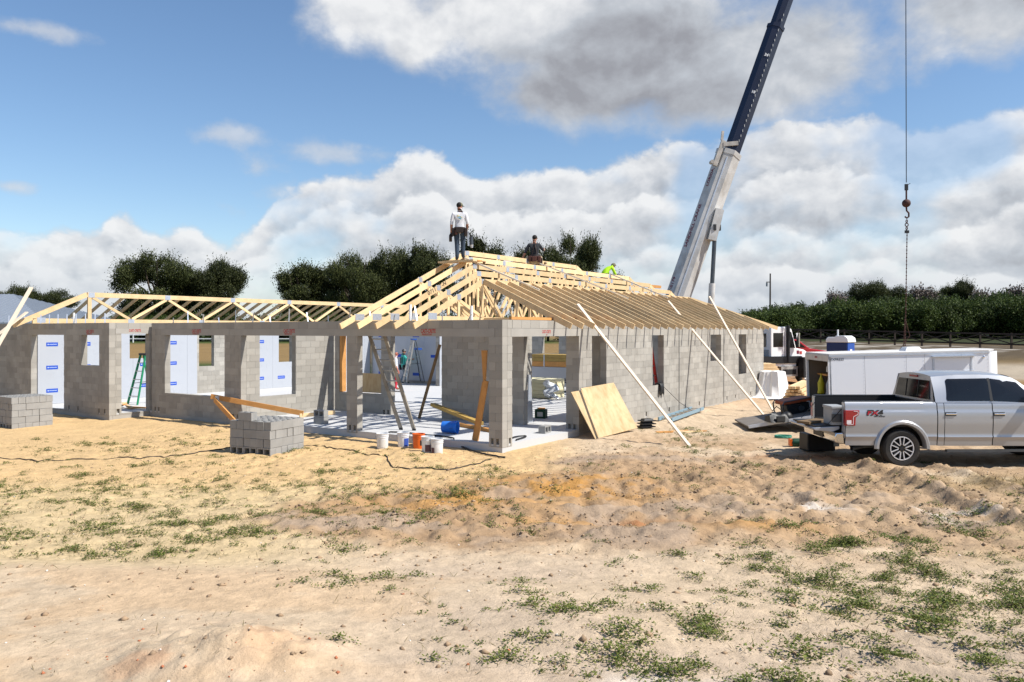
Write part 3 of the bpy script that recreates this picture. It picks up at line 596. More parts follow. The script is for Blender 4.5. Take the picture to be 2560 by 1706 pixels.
for px, yy, k, i, w_, top_, label in ((2090, 125, 'bare', 0, 55, 727, 'bare grey tree above the orchard, leftmost of the bare ones'), (2190, 130, 'oak', 1, 130, 708, 'broad dark green tree rising above the orchard left of the hanging chain'),
    (2298, 128, 'bare', 0, 90, 716, 'bare brownish tree above the orchard right of the hanging chain'), (2405, 132, 'tall', 1, 60, 702, 'upright green tree standing highest above the orchard at right'), (2350, 135, 'oak', 0, 100, 722, 'dark tree above the orchard beside the bare brownish one'), (2525, 126, 'bare', 0, 80, 715, 'bare grey tree above the orchard at the right edge'), (2460, 130, 'bare', 0, 70, 722, 'small bare tree between the tall green one and the right edge')):
    x = px2x(px, yy); base = float(gh(x, yy)); hgt = CAMZ + (828 - top_) * yy / 2010 - base
    full = CRADLE[k][i % len(CRADLE[k])]['zmax']; fw = CRADLE[k][i % len(CRADLE[k])]['xw']
    tree({'oak': 'oak_tree', 'tall': 'evergreen_tree', 'bare': 'bare_tree'}[k], k, i, x, yy, w_ * yy / 2010 / fw, hgt / full, label, 'trees above the orchard', px)
for k_, px in enumerate((300, 360, 430, 500, 560, 690, 740, 800, 860, 930, 1000, 1070, 1140, 1210, 1290, 1370, 1440, 1500, 1570)):
    yy = 112 + (k_ * 5) % 7; tree('understory_shrub', 'bush', k_, px2x(px, yy), yy, 1.25, 0.9, 'dark bushy shrub under the evergreen trees behind the house', 'shrubs under the evergreen trees', k_ * 0.9)
# ------------------------------------------------------------------ paddock fence
fz = lambda x, y: float(gh(x, y))
fp = thing('paddock_fence', 'dark wooden paddock fence with crossed rails in front of the orchard', 'fence')
A, B_ = Vector((26.5, 80.6)), Vector((47.0, 58.8)); nseg = 13
P_ = [A.lerp(B_, i / nseg) for i in range(nseg + 1)]; P_ = [Vector((p.x, p.y, fz(p.x, p.y))) for p in P_]
for p in P_: MB().box(p + Vector((0, 0, 0.55)), (0.13, 0.13, 1.5)).build('post', M_fence, fp)
off = Vector((-0.06, -0.06, 0))
for i in range(nseg):
    a, b = P_[i], P_[i + 1]
    for z in (0.35, 1.2):
        MB().bar(a + Vector((0, 0, z)) + off, b + Vector((0, 0, z)) + off, 0.035, 0.13).build('rail', M_fence, fp)
    for z0, z1 in ((0.42, 1.13), (1.13, 0.42)):
        MB().bar(a + Vector((0, 0, z0)) + off * (1.6 if z0 < 1 else 2.2), b + Vector((0, 0, z1)) + off * (1.6 if z0 < 1 else 2.2), 0.03, 0.09).build('cross_brace', M_fence, fp)
# farm fence far left in the field, pale
ff = thing('field_fence', 'long pale rail fence across the field seen through the garage window', 'fence')
for i in range(24):
    x = -75 + i * 2.6; z = fz(x, 104); MB().box((x, 104, z + 0.5), (0.12, 0.12, 1.2)).build('post', M_white, ff)
for z in (0.5, 1.0): MB().bar((-75, 104, fz(-75, 104) + z), (-15.2, 104, fz(-15, 104) + z), 0.04, 0.12).build('rail', M_white, ff)
# utility pole
up = thing('utility_pole', 'lone utility pole with crossarm rising over the orchard', 'pole', (px2x(1925, 150), 150, fz(48, 150)))
MB().tube([(0, 0, -0.5), (0.05, 0, 11.2)], [0.19, 0.13], 8).build('pole', M_fence, up)
MB().bar((-0.7, 0, 9.6), (0.15, 0, 9.6), 0.12, 0.14).build('crossarm', M_fence, up)
MB().cyl((-0.55, 0, 8.8), (-0.55, 0, 9.5), 0.2, n=10).build('transformer', M_greyp, up)
# ------------------------------------------------------------------ neighbouring house at far left
nh = thing('neighbour_house', 'neighbouring house with grey standing seam metal roof at the left edge', 'house', (-52, 76, fz(-52, 76)))
MB().bb((-14, -6, -0.5), (11, 8, 2.75)).build('wall', M_white, nh)
ez, rz_ = 2.8, 5.6
rt = MB(); cs = [(-15, -7, ez), (12, -7, ez), (12, 9, ez), (-15, 9, ez), (-7, 1, rz_), (4.2, 1, rz_)]
rt.add(cs + [(x, y, z - 0.18) for x, y, z in cs[:4]], [(0, 1, 5, 4), (1, 2, 5), (2, 3, 4, 5), (3, 0, 4), (0, 6, 7, 1), (1, 7, 8, 2), (2, 8, 9, 3), (3, 9, 6, 0), (6, 9, 8, 7)])
ro = rt.build('roof', M_metal_roof, nh)
for i in range(60):          # standing seams on the visible slopes
    x = -14.6 + i * 0.45
    if x > 11.8: break
    yl = 1 if -7 <= x <= 4.2 else (1 - 8 * (x - 4.2) / 7.8 if x > 4.2 else 1 - 8 * (-7 - x) / 8)
    z1 = ez + (yl + 7) / 8 * (rz_ - ez)
    if yl > -6.8: MB().bar((x, -7, ez + 0.02), (x, yl, z1 + 0.02), 0.05, 0.06).build('seam', M_metal_roof, ro)
for i in range(34):
    y = -6.7 + i * 0.45
    if y > 8.8: break
    xl = 12 - 7.8 * (1 - abs(y - 1) / 8); z1 = ez + (12 - xl) / 7.8 * (rz_ - ez); MB().bar((12, y, ez + 0.02), (xl, y, z1 + 0.02), 0.05, 0.06).build('seam', M_metal_roof, ro)
gw = MB(); gw.prism([(-3, 0), (3, 0), (3, 2.4), (0, 4.0), (-3, 2.4)], -10.5, -6.1, lambda x, y, t: (x + 0.4, t, y)); gw.build('gable_porch', M_white, nh)
# ================================================================== house
WT, BH, Z0, NC = 0.2032, 0.2032, 0.092, 15
HT = Z0 + NC * BH            # top of wall 3.14
LB = HT - 2 * BH             # underside of lintels 2.734
house = thing('block_house', 'unfinished single storey house of grey concrete block on a white slab', 'house', (C0[0], C0[1], 0), HRZ)
slab = MB(); slab.bb((0.012, 0.012, -0.5), (19.9, 22.7, 0.155)); slab.bb((-1.40, 14.78, -0.5), (0.008, 22.69, 0.152))
slab.build('slab', M_slab, house)
BLOCKS = []                  # wall, axis, fixed centre, along a0..a1, z
def solid(a0, a1, holes):
    """pieces of a0..a1 outside the holes"""
    segs = [(a0, a1)]
    for h0, h1 in holes:
        nx_ = []
        for p, q in segs:
            if h1 <= p or h0 >= q: nx_.append((p, q)); continue
            if h0 > p: nx_.append((p, h0))
            if h1 < q: nx_.append((h1, q))
        segs = nx_
    return [(p, q) for p, q in segs if q - p > 0.01]
def wall(axis, c, a0, a1, opens=(), lintels=(), cells=(), z0=Z0, z1=HT, off=0.0, blocks=True, m=M_mortar):
    """axis 's': wall along s at w=c; axis 'w': wall along w at s=c. c is the wall's centre plane."""
    r = 0.005
    B = (lambda m_, p, q, lo, hi, th, mi=0: m_.bb((p, c - th / 2, lo), (q, c + th / 2, hi), mi)) if axis == 's' else (lambda m_, p, q, lo, hi, th, mi=0: m_.bb((c - th / 2, p, lo), (c + th / 2, q, hi), mi))
    core = MB(); cuts = [(p - r, q + r, lo - r, hi + r) for p, q, lo, hi in opens] + [(p - r, q + r, lo, hi + r) for p, q, lo, hi in cells]
    zs = sorted({z0, z1, *[min(max(v, z0), z1) for o in cuts for v in o[2:]]})
    for lo, hi in zip(zs, zs[1:]):
        if hi - lo < 1e-3: continue
        mid = (lo + hi) / 2
        for p, q in solid(a0 + r, a1 - r, [(o[0], o[1]) for o in cuts if o[2] < mid < o[3]]): B(core, p, q, lo, hi, WT - 2 * r)
    for p, q, lo, hi in cells: B(core, p - 0.03, q + 0.03, lo - 0.01, hi + 0.01, 0.05)
    w_ = core.build('wall', m, house)
    for p, q, lo, hi in lintels:
        B(MB(), p, q, lo, hi - 0.004, WT + 0.006).build('lintel', M_lintel, w_)
    if blocks:
        nrow = int(round((z1 - z0) / BH))
        for k in range(nrow):
            lo, hi = z0 + k * BH, z0 + (k + 1) * BH; mid = (lo + hi) / 2
            hs_ = [(o[0], o[1]) for o in list(opens) + list(lintels) if o[2] < mid < o[3]] + [(o[0], o[1]) for o in cells if o[2] < mid < o[3]]
            ph = off + (0.2032 if k % 2 else 0.0)
            i0 = math.floor((a0 - ph) / 0.4064)
            for i in range(i0, i0 + int((a1 - a0) / 0.4064) + 3):
                p, q = max(a0, ph + i * 0.4064), min(a1, ph + (i + 1) * 0.4064)
                if q - p < 0.03: continue
                for u, v_ in solid(p, q, hs_):
                    if v_ - u > 0.035: BLOCKS.append((w_, axis, c, u, v_, lo))
    return w_
h = WT / 2
CELL = lambda *aa: tuple((a, a + 0.085, Z0 + 0.02, Z0 + 0.24) for a in aa)
# front beam, pillars (s = 0 plane)
wall('w', h, 0, 0.40, lintels=[(0.235, 0.40, LB, LB + BH)], cells=CELL(0.10, 0.26))
wall('w', h, 4.83, 5.24, lintels=[(4.83, 5.24, LB, LB + BH)], cells=CELL(4.90, 5.07))
wall('w', h, 0.40, 4.83, lintels=[(0.40, 4.83, LB, LB + BH)], z0=LB, off=0.1)
wall('w', h, 5.24, 9.83, lintels=[(5.24, 9.83, LB, LB + BH)], z0=LB, off=0.1)
wall('w', h, 9.83, 14.66, opens=[(10.65, 13.87, 0.80, LB)], lintels=[(9.83, 10.12, LB, LB + BH), (10.42, 14.1, LB, LB + BH)], cells=CELL(9.95, 10.18, 10.42, 14.2, 14.4))
# right side wall (w = 0 plane)
PL = LB
wall('s', h, WT, 0.42, lintels=[(0.36, 0.42, LB, LB + BH)], cells=CELL(0.27))
wall('s', h, 0.42, 3.65, lintels=[(0.42, 3.65, LB, LB + BH)], z0=LB, off=0.2)
wall('s', h, 3.65 + WT, 20.0, opens=[(4.38, 5.24, 1.11, LB), (8.42, 9.29, 1.11, LB), (13.55, 14.69, 1.72, LB), (16.71, 17.67, 1.11, LB)],
     lintels=[(4.2, 5.42, LB, LB + BH), (8.2, 9.5, LB, LB + BH), (13.3, 14.9, LB, LB + BH), (16.5, 17.9, LB, LB + BH)], cells=CELL(7.9, 9.7, 12.4, 15.3, 16.3, 18.2))
# back of the porch (s = 3.65 plane)
wall('w', 3.65 + h, 0, 0.42, cells=CELL(0.10, 0.26))
wall('w', 3.65 + h, 0.42, 1.83, lintels=[(0.42, 1.83, LB, LB + BH)], z0=LB)
wall('w', 3.65 + h, 1.83, 4.89, cells=CELL(2.2, 3.3))
wall('w', 3.65 + h, 4.89, 7.02, lintels=[(4.89, 7.02, LB, LB + BH)], z0=LB)
wall('w', 3.65 + h, 7.02, 9.62, opens=[(7.45, 9.40, 0.80, LB)], lintels=[(7.3, 9.5, LB, LB + BH)], cells=CELL(7.1, 7.28))
# right wall of the wing, left section, connecting wall
wall('s', 9.84 + h - 0.01, WT, 3.65 + WT, opens=[(0.70, 2.13, 0.80, LB)], lintels=[(0.5, 2.33, LB, LB + BH)], off=0.12)
wall('s', 14.76 + h, -1.42 + WT, WT, opens=[(-1.0, -0.03, 0.155, 2.78)], lintels=[(-1.2, 0.17, 2.78, 2.78 + 0.17)], cells=((-1.16, -1.07, Z0 + 0.02, Z0 + 0.24),), off=0.05)
wall('w', -1.42 + h, 14.76, 23.0, opens=[(17.69, 20.05, 0.155, LB), (15.38, 16.51, 1.65, LB)], lintels=[(17.5, 20.25, LB, LB + BH), (15.2, 16.7, LB, LB + BH)], cells=CELL(15.0, 15.35, 16.7, 17.3))
for k in range(1):           # exposed footing below the left section
    MB().bb((-1.41, 14.77, -0.5), (-1.30, 22.9, Z0)).build('footing', M_lintel, house)
    MB().bb((-1.29, 14.77, -0.5), (-0.001, 14.86, Z0)).build('footing', M_lintel, house)
MB().bb((3.66, 0.002, -0.5), (19.99, 0.1, Z0 + 0.001)).build('footing', M_lintel, house); MB().bb((0.002, 9.84, -0.5), (0.1, 14.75, Z0 + 0.001)).build('footing', M_lintel, house)
# walls deeper inside
FW = 20.05
fw = wall('s', FW + h + 0.03, -1.2, 16.0, opens=[(2.33, 3.13, 1.76, LB), (5.50, 6.25, 1.33, LB), (9.78, 10.60, 1.38, LB)], lintels=[(2.1, 3.3, LB, LB + BH), (5.2, 6.6, LB, LB + BH), (9.5, 10.8, LB, LB + BH)], off=0.02)
wall('s', 14.55, 15.0, 16.0, z0=Z0)
bw = wall('w', 16.0 + h, 14.45, 20.05)
wall('w', 19.8 - h, 0.21, 13.6, opens=[(10.34, 11.33, 1.63, LB)], lintels=[(10.1, 11.6, LB, LB + BH)])
wall('s', 6.0 + h, 9.66, 10.46, off=0.1)
wall('w', 9.66 + h, 6.0 + WT, 8.4)
wall('w', 5.6 + h, 0.21, 1.45)
# block objects: the 300 that show largest are single parts, the rest is one mesh
def seen(b):
    w_, ax, c_, u, v_, lo = b
    p = H((u + v_) / 2, c_, lo) if ax == 's' else H(c_, (u + v_) / 2, lo)
    d = p - Vector((0, 0, CAMZ)); nrm = Vector((UY, -UX, 0)) if ax == 's' else Vector((-UX, -UY, 0))
    f = -d.normalized().dot(nrm); px = 1280 + 2010 * p.x / p.y
    front = (ax == 'w' and c_ < 0.5) or (ax == 's' and (c_ < 0.5 or 9.7 < c_ < 10.1 or 14.7 < c_ < 15)) or (ax == 'w' and 3.5 < c_ < 4 )
    return (v_ - u) * max(f, 0) / d.length ** 2 * (1.0 if front else 0.15) * (1 if -10 < px < 2560 else 0)
order = sorted(range(len(BLOCKS)), key=lambda i: -seen(BLOCKS[i]))
cache = {}
def blk(l, ax, dst=None, at=None):
    j = 0.003; l_ = l - 2 * j; hh = BH - 2 * j
    d = (l_, WT, hh) if ax == 's' else (WT, l_, hh)
    if dst is not None: dst.box(at, d); return
    k = (round(l, 3), ax)
    if k not in cache:
        o = MB().box((0, 0, 0), d).build('block', M_block); cache[k] = o.data; o.data.name = 'block'; bpy.data.objects.remove(o)
    return cache[k]
rest = MB()
for n, i in enumerate(order):
    w_, ax, c_, u, v_, lo = BLOCKS[i]; jit = random.uniform(-0.0015, 0.0015)
    at_ = ((u + v_) / 2, c_ + jit, lo + BH / 2) if ax == 's' else (c_ + jit, (u + v_) / 2, lo + BH / 2)
    if n < 300: link('block', blk(v_ - u, ax), w_, at_)
    else: blk(v_ - u, ax, rest, at_)
kind(rest.build('block', M_block, house), 'stuff')
# foil faced insulation boards on the inner faces
def board_s(w, a0, a1, z0, z1, holes=()):
    """boards on a face looking right (normal -w): each 1.2 m sheet an own part"""
    a = a0
    while a < a1 - 0.05:
        b_ = min(a + 1.22, a1); m = MB()
        hz = [o for o in holes if o[1] > a and o[0] < b_]
        zs = sorted({z0, z1, *[v for o in hz for v in o[2:]]})
        for lo, hi in zip(zs, zs[1:]):
            for p, q in solid(a + 0.003, b_ - 0.003, [(o[0], o[1]) for o in hz if o[2] < (lo + hi) / 2 < o[3]]): m.bb((p, w, lo), (q, w + 0.028, hi))
        if m.f:
            o = m.build('foil_board', M_foam, house); marks_s(o, w, a, b_, z0, z1, hz)
        a = b_
def marks_s(o, w, a, b_, z0, z1, hz):
    lab = []; ink = MB()
    z = z0 + 0.42
    while z < z1 - 0.1:
        for x in (a + 0.30,):
            hit = any(q[0] - 0.05 < x + 0.5 and q[1] + 0.05 > x and q[2] - 0.05 < z + 0.15 and q[3] + 0.05 > z for q in hz)
            if not hit and x + 0.45 < b_:
                lab.append(MB().bb((x, w - 0.003, z), (x + 0.42, w, z + 0.145)))
                ink.bb((x + 0.05, w - 0.005, z + 0.055), (x + 0.085, w - 0.003, z + 0.095)); [ink.bb((x + 0.115 + 0.03 * q, w - 0.005, z + 0.06), (x + 0.132 + 0.03 * q, w - 0.003, z + 0.088)) for q in range(9)]
                for q in range(4): ink.bb((x + 0.1 + 0.06 * q, w - 0.003, z - 0.24 - 0.05 * (q % 2)), (x + 0.112 + 0.06 * q, w, z - 0.12), 1)
                ink.bb((x + 0.52, w - 0.003, z + 0.07), (min(x + 0.78, b_ - 0.01), w, z + 0.082), 1)
                ink.bb((x + 0.56, w - 0.003, z - 0.3), (x + 0.575, w, z - 0.13), 1); ink.bb((x + 0.62, w - 0.003, z - 0.32), (x + 0.75, w, z - 0.305), 1)
        z += 0.86
    if lab:
        for l_ in lab: l_.build('printed_label', M_blue, o)
        kind(ink.build('printed_lettering', [mat('label_white', (0.55, 0.6, 0.75), 0.6), M_ink], o), 'stuff')
board_s(FW, -1.19, 5.39, 0.16, HT - 0.03, [(2.33, 3.13, 1.76, LB)])
board_s(FW, 8.2, 15.9, 0.16, HT - 0.03, [(9.78, 10.60, 1.38, LB)])
board_s(14.40, 15.0, 15.98, 0.16, HT - 0.03)
for i in range(4):           # end wall boards facing the viewer, in shade
    a = 15.0 + i * 1.22; o = MB().bb((15.965, a + 0.003, 0.3), (15.995, min(a + 1.217, 19.9), HT - 0.05)).build('foil_board', M_foam, house)
    for z in (0.55, 1.5, 2.55):
        if (i + int(z)) % 2: o2 = MB().bb((15.96, a + 0.35, z), (15.965, a + 0.80, z + 0.15)).build('printed_label', M_blue, o)
MB().bb((0, 0, 0), (0.02, 0.05, 0.28)).build('sealant_tube', M_yfoam, house, loc=(3.9, FW - 0.03, 1.9))
MB().bb((0, 0, 0), (0.02, 0.05, 0.28)).build('sealant_tube', M_yfoam, house, loc=(0.1, FW - 0.03, 1.9))
# plywood in the porch window
MB().bb((3.75, 7.47, 0.82), (3.77, 8.9, 1.46)).build('window_plywood', M_ply, house)
MB().bb((3.66, 9.28, 0.81), (3.85, 9.39, LB - 0.01)).build('window_buck', M_pine2, house)
# control joints and shadowless straps hanging on the right wall
for s_, z_ in ((10.55, 0.06), (14.05, 0.06), (14.05, 1.74)):
    pass
for s_ in (10.55, 14.95): MB().bb((s_, -0.012, 0.05), (s_ + 0.035, -0.002, HT - 0.02)).build('control_joint', mat('joint_filler', (0.10, 0.10, 0.095), 0.9), house)
# anchor straps and rods standing on the wall top
for i, (s_, w_, zz, tilt) in enumerate([(0.1, 0.9 + 0.61 * k, 0.30 + 0.14 * (k % 3), 0.08 * ((k * 7) % 5 - 2)) for k in range(0)] + [(0.1, 1.1 + 0.83 * k, 0.16 + 0.11 * (k % 3), 0.09 * ((k * 7) % 5 - 2)) for k in range(16)] + [(-1.32, 15.2 + 0.62 * k, 0.32, 0.06) for k in range(12)]):
    MB().bar((s_, w_, HT - 0.01), (s_ + tilt * 0.6, w_ + tilt, HT + zz), 0.035, 0.004).build('anchor_strap', M_plate, house)
for w_, dz in ((3.0, 0.42), (17.2, 0.36), (1.0, 0.35)): MB().cyl((0.1 if w_ < 10 else -1.32, w_, HT - 0.01), (0.1 if w_ < 10 else -1.32, w_, HT + dz), 0.035, n=10).build('vent_pipe', M_white, house)
# red maker's mark stencilled on the lintels: on faces looking to the front
def stamp(w, z, s=-0.006, sz=0.14, par=house):
    mt = frame((s, w, z), (0, -1, 0), (0, 0, 1))
    text('Cᴀsᴛ-Cʀᴇᴛᴇ' if False else 'CAST-CRETE', sz, M_red, par, mt, bold=0.004, sx=0.62)
    text('PRODUCTS 8F', sz * 0.45, M_red, par, frame((s, w - 0.04, z - 0.062), (0, -1, 0), (0, 0, 1)), bold=0.002, sx=0.8)
for w in (2.55, 7.85): stamp(w, LB + 0.09)
stamp(12.35, LB + 0.09); stamp(16.2, LB + 0.08, s=-1.42 - 0.006)
for s_ in (1.75,):
    text('CAST-CRETE', 0.12, M_red, house, frame((s_, -0.006, LB + 0.08), (1, 0, 0), (0, 0, 1)), bold=0.002, sx=0.62); text('8F', 0.06, M_red, house, frame((s_ + 0.2, -0.006, LB + 0.02), (1, 0, 0), (0, 0, 1)))
text('CAST-CRETE', 0.12, M_red, house, frame((-0.75, 14.752, 2.85), (1, 0, 0), (0, 0, 1)), bold=0.002, sx=0.62)
# ================================================================== roof frames
T = 0.038
SL = 0.44                    # roof pitch
zt = lambda d: 3.19 + SL * d + 0.10     # top of a sloped chord at distance d inside the wall line (d from outer face)
def member(p0, p1, dep, name, par, m=M_pine, w=T, up=Zv): return MB().bar(p0, p1, w, dep, up).build(name, m, par)
def plate(par, s, w, z, ls, lz, axis): 
    m = MB()
    for sg in (-1, 1):
        d = (ls, 0.003, lz) if axis == 's' else (0.003, ls, lz); o = T / 2 + 0.0016
        m.box((s, w + sg * o, z) if axis == 's' else (s + sg * o, w, z), d)
    m.build('nail_plate', M_plate, par)
roof = thing('roof_frame', 'hip roof frame of pale pine trusses over the right part of the house', 'roof frame', (C0[0], C0[1], 0), HRZ)
D = 0.155
def chord_pt(d, dz=0.0): return zt(d) - D / 2 + dz
def hip_truss(w, s0, s1, first=False):
    """stepped hip truss along s at fixed w: sloped end chord from the eave, flat top from s0 to s1, sloped far end"""
    zf = zt(s0) - D / 2; tail = -0.5
    t = MB().bar((tail, w, zt(tail) - D / 2), (s0 + 0.03, w, zf), T, D).bar((s0 + 0.06, w, zf), (s1 - 0.06, w, zf), T, D)
    e1 = s1 + s0 + 0.5
    t.bar((s1 - 0.03, w, zf), (e1, w, zf - SL * (e1 - s1)), T, D)
    o = t.build('hip_truss', M_pine, roof)
    zb = HT + 0.06
    member((0.02, w, zb), (s1 + s0 - 0.02, w, zb), 0.12, 'bottom_chord', o)
    n = max(4, int(round((s1 - s0) / 1.9))); st = (s1 - s0) / n
    member((s0, w, zb + 0.05), (s0, w, zf - 0.05), 0.09, 'web', o, up=(1, 0, 0))
    for i in range(n):
        a = s0 + i * st; mid = a + st / 2
        member((a + 0.05, w, zf - 0.06), (mid, w, zb + 0.06), 0.09, 'web', o); member((mid, w, zb + 0.06), (a + st - 0.05, w, zf - 0.06), 0.09, 'web', o)
        plate(o, a + (0.05 if i == 0 else 0), w, zf, 0.16 if i else 0.2, 0.14, 's')
        plate(o, mid, w, zb, 0.2, 0.11, 's')
    member((s0 * 0.55, w, zb + 0.06), (s0 * 0.55, w, zt(s0 * 0.55) - D - 0.01), 0.09, 'web', o, up=(1, 0, 0))
    member((s0 * 0.55, w, zt(s0 * 0.55) - D), (s0 - 0.04, w, zb + 0.06), 0.09, 'web', o)
    plate(o, s0 * 0.55, w, zt(s0 * 0.55) - D / 2, 0.16, 0.15, 's'); plate(o, 0.2, w, zb + 0.05, 0.34, 0.17, 's')
    return o
E0 = 2.35
HW = [E0 + 0.65 * k for k in range(5)]
for k, w in enumerate(HW):
    s0 = E0 + 0.65 * k; s1 = 17.4 - 0.65 * k if k < 4 else 12.1
    o = hip_truss(w, s0, s1)
    if k == 2:
        a, b_ = Vector((s0 * 0.22, w - T / 2 - 0.002, zt(s0 * 0.22) - 0.115)), Vector((1, 0, SL))
        text('0711 2T-N', 0.17, mat('marker_black', (0.03, 0.025, 0.02), 0.8), o, frame(a + b_ * 0.75, b_, (-SL, 0, 1)), bold=0.003, sx=1.15)
# jack trusses down to the right eave
for i in range(26):
    s = E0 + 0.03 + i * 0.61
    if s > 17.45: break
    a = (s, E0 - 0.03, zt(E0) - D / 2); b_ = (s, -0.5, zt(-0.5) - D / 2)
    o = member(a, b_, D, 'jack_truss', roof)
    member((s, E0 - 0.05, HT + 0.05), (s, 0.02, HT + 0.05), 0.09, 'bottom_chord', o)
    member((s, 1.2, HT + 0.09), (s, 1.2, zt(1.2) - D), 0.07, 'web', o, up=(0, 1, 0))
    MB().bar((s + 0.021, 0.1, HT - 0.03), (s + 0.03, 0.12, HT + 0.19), 0.03, 0.003, up=(1, 0, 0)).build('strap', M_plate, o)
for i in range(4):           # shorter corner jacks at the far hip
    s = 17.95 + 0.6 * i; t_ = E0 - (s - 17.4)
    if t_ < 0.2: break
    o = member((s, t_, zt(t_) - D / 2), (s, -0.5, zt(-0.5) - D / 2), D, 'corner_jack', roof)
member((17.4, E0, zt(E0) - D / 2), (20.3, -0.52, zt(-0.5) - D / 2), D, 'hip_board', roof)
member((19.9, 0.1, HT + 0.05), (19.9, 9, HT + 0.05), 0.1, 'end_plate', roof)
for i in range(5): # end jacks at the far hip
    w = HW[i]; 
# blocking and brown beam over the porch
member((0.5, 0.12, HT + 0.045), (5.6, 0.12, HT + 0.045), 0.07, 'wall_plate', roof, M_pine2, 0.08)
# temporary battens lying on the trusses from the top step down to the right slope
def on_roof(s, w): return zt(w) + 0.022
for s0, s1, a, b_, ext in ((3.75, 4.35, 4.05, 1.75, 0), (8.7, 9.9, 4.5, 1.6, 0), (13.7, 14.2, 4.3, 2.0, 0)):
    MB().bar((s0, a, on_roof(s0, a)), (s1, b_, on_roof(s1, b_)), 0.085, 0.045).build('batten', mat('pale_batten', (0.80, 0.71, 0.57), 0.7), roof)
MB().bar((15.9, 4.6, zt(3.6) + 0.03), (18.4, 4.2, zt(3.6) + 0.0), 0.09, 0.12).build('loose_chord', M_pine2, roof)
# left frame: flat topped girder on the wing's outer wall with jacks running out to the left eave
lroof = thing('wing_roof_frame', 'low flat-topped girder truss with jacks along the left wing', 'roof frame', (C0[0], C0[1], 0), HRZ)
GW = 20.0
zt2, zb2 = 4.36, HT + 0.10
tmb = MB().bar((0.60, GW, zt2 - 0.09), (19.3, GW, zt2 - 0.09), 0.07, 0.18).bar((-2.05, GW, zt2 - 0.09 - 0.455 * 2.63), (0.58, GW, zt2 - 0.09), 0.07, 0.18)
g = tmb.build('girder_truss', M_pine, lroof)
member((-1.4, GW, zb2), (19.3, GW, zb2), 0.19, 'bottom_chord', g, w=0.07)
member((0.68, GW, zb2 + 0.1), (0.68, GW, zt2 - 0.18), 0.14, 'web', g, up=(1, 0, 0), w=0.07, m=M_pine)
for i in range(6):
    a = 0.75 + 3.2 * i; mid = a + 1.6
    if mid > 19: break
    member((a + 0.05, GW, zt2 - 0.19), (mid - 0.05, GW, zb2 + 0.1), 0.10, 'web', g, w=0.06); member((mid + 0.05, GW, zb2 + 0.1), (min(a + 3.15, 19.2), GW, zt2 - 0.19), 0.10, 'web', g, w=0.06)
    for sg in (-1, 1):
        MB().box((a, GW + sg * 0.0375, zt2 - 0.1), (0.24, 0.003, 0.19)).build('nail_plate', M_plate, g); MB().box((mid, GW + sg * 0.0375, zb2 + 0.02), (0.26, 0.003, 0.17)).build('nail_plate', M_plate, g)
for sg in (-1, 1): MB().box((-1.1, GW + sg * 0.0375, zb2 + 0.03), (0.3, 0.003, 0.19)).build('nail_plate', M_plate, g)
for i in range(30):
    s = 0.9 + 0.61 * i; 
    if s > 19: break
    o = member((s, GW + 0.05, zt2 - 0.10), (s, GW + 3.35, zt2 - 0.10 - 0.44 * 3.3), 0.13, 'jack_truss', lroof)
    member((s, GW + 0.05, HT + 0.05), (s, GW + 2.7, HT + 0.05), 0.09, 'bottom_chord', o)
# ================================================================== loose things on and round the slab
def hthing(name, label, cat, s, w, z=0.155, rz=0.0, group=None):
    p = H(s, w, z); return thing(name, label, cat, p, HRZ + rz, group)
def G(x, y): return float(gh(x, y))
# ---- hollow concrete blocks
def hollow(name='block'):
    m = MB(); L_, W_, H_ = 0.392, 0.194, 0.194; t_ = 0.032
    for sg in (-1, 1): m.box((0, sg * (W_ - t_) / 2, 0), (L_, t_, H_))
    for x in (-(L_ - t_) / 2, 0, (L_ - t_) / 2): m.box((x, 0, 0), (t_, W_ - 2 * t_, H_ - 0.002))
    o = m.build(name, M_loose); d = o.data; bpy.data.objects.remove(o); return d
HB = hollow()
def put_block(par, loc, rot):
    o = link('block', HB, par, loc); o.rotation_euler = rot; return o
def block_stack(label, x, y, rz, layers, n=3, group='stacks of spare concrete blocks', skip=()):
    o = thing('block_stack', label, 'block stack', (x, y, G(x, y) - 0.01), rz, group); b_ = 0.40; q = 0.2
    for k in range(layers):
        z = 0.1 + 0.2 * k
        for i in range(n):
            for j in range(2 * n):
                if (k, i, j) in skip: continue
                jx, jy = random.uniform(-0.012, 0.012), random.uniform(-0.006, 0.006)
                if k == 0: put_block(o, (q * (j + 0.5) + jy * 0.3, b_ * (i + 0.5) + jy, z), (0, R(90), R(90)) if False else (R(90), 0, R(90)))
                elif k % 2: put_block(o, (b_ * (i + 0.5) + jx, q * (j + 0.5) + jy, z), (0, 0, R(random.uniform(-1, 1))))
                else: put_block(o, (q * (j + 0.5) + jy, b_ * (i + 0.5) + jx, z), (0, 0, R(90 + random.uniform(-1, 1))))
    return o
o = block_stack('square stack of grey concrete blocks on the sand in front of the porch', -5.54, 18.42, R(66), 4)
put_block(o, (0.1, 0.75, 0.9), (0, 0, R(90)))
o = block_stack('taller stack of concrete blocks beside the leftmost doorway', -15.15, 24.35, R(55.4), 5)
o = hthing('block_pair', 'two concrete blocks stacked on the porch slab left of the pillar', 'blocks', 0.62, 6.95, 0.157, R(6))
put_block(o, (0, 0, 0.1), (0, 0, R(90))); put_block(o, (0.01, 0.01, 0.30), (R(90), 0, R(90)))
o = hthing('concrete_block', 'single hollow block lying on its side on the slab in the right porch opening', 'block', 2.55, 0.42, 0.155, R(8)); put_block(o, (0, 0, 0.1), (R(90), 0, 0))
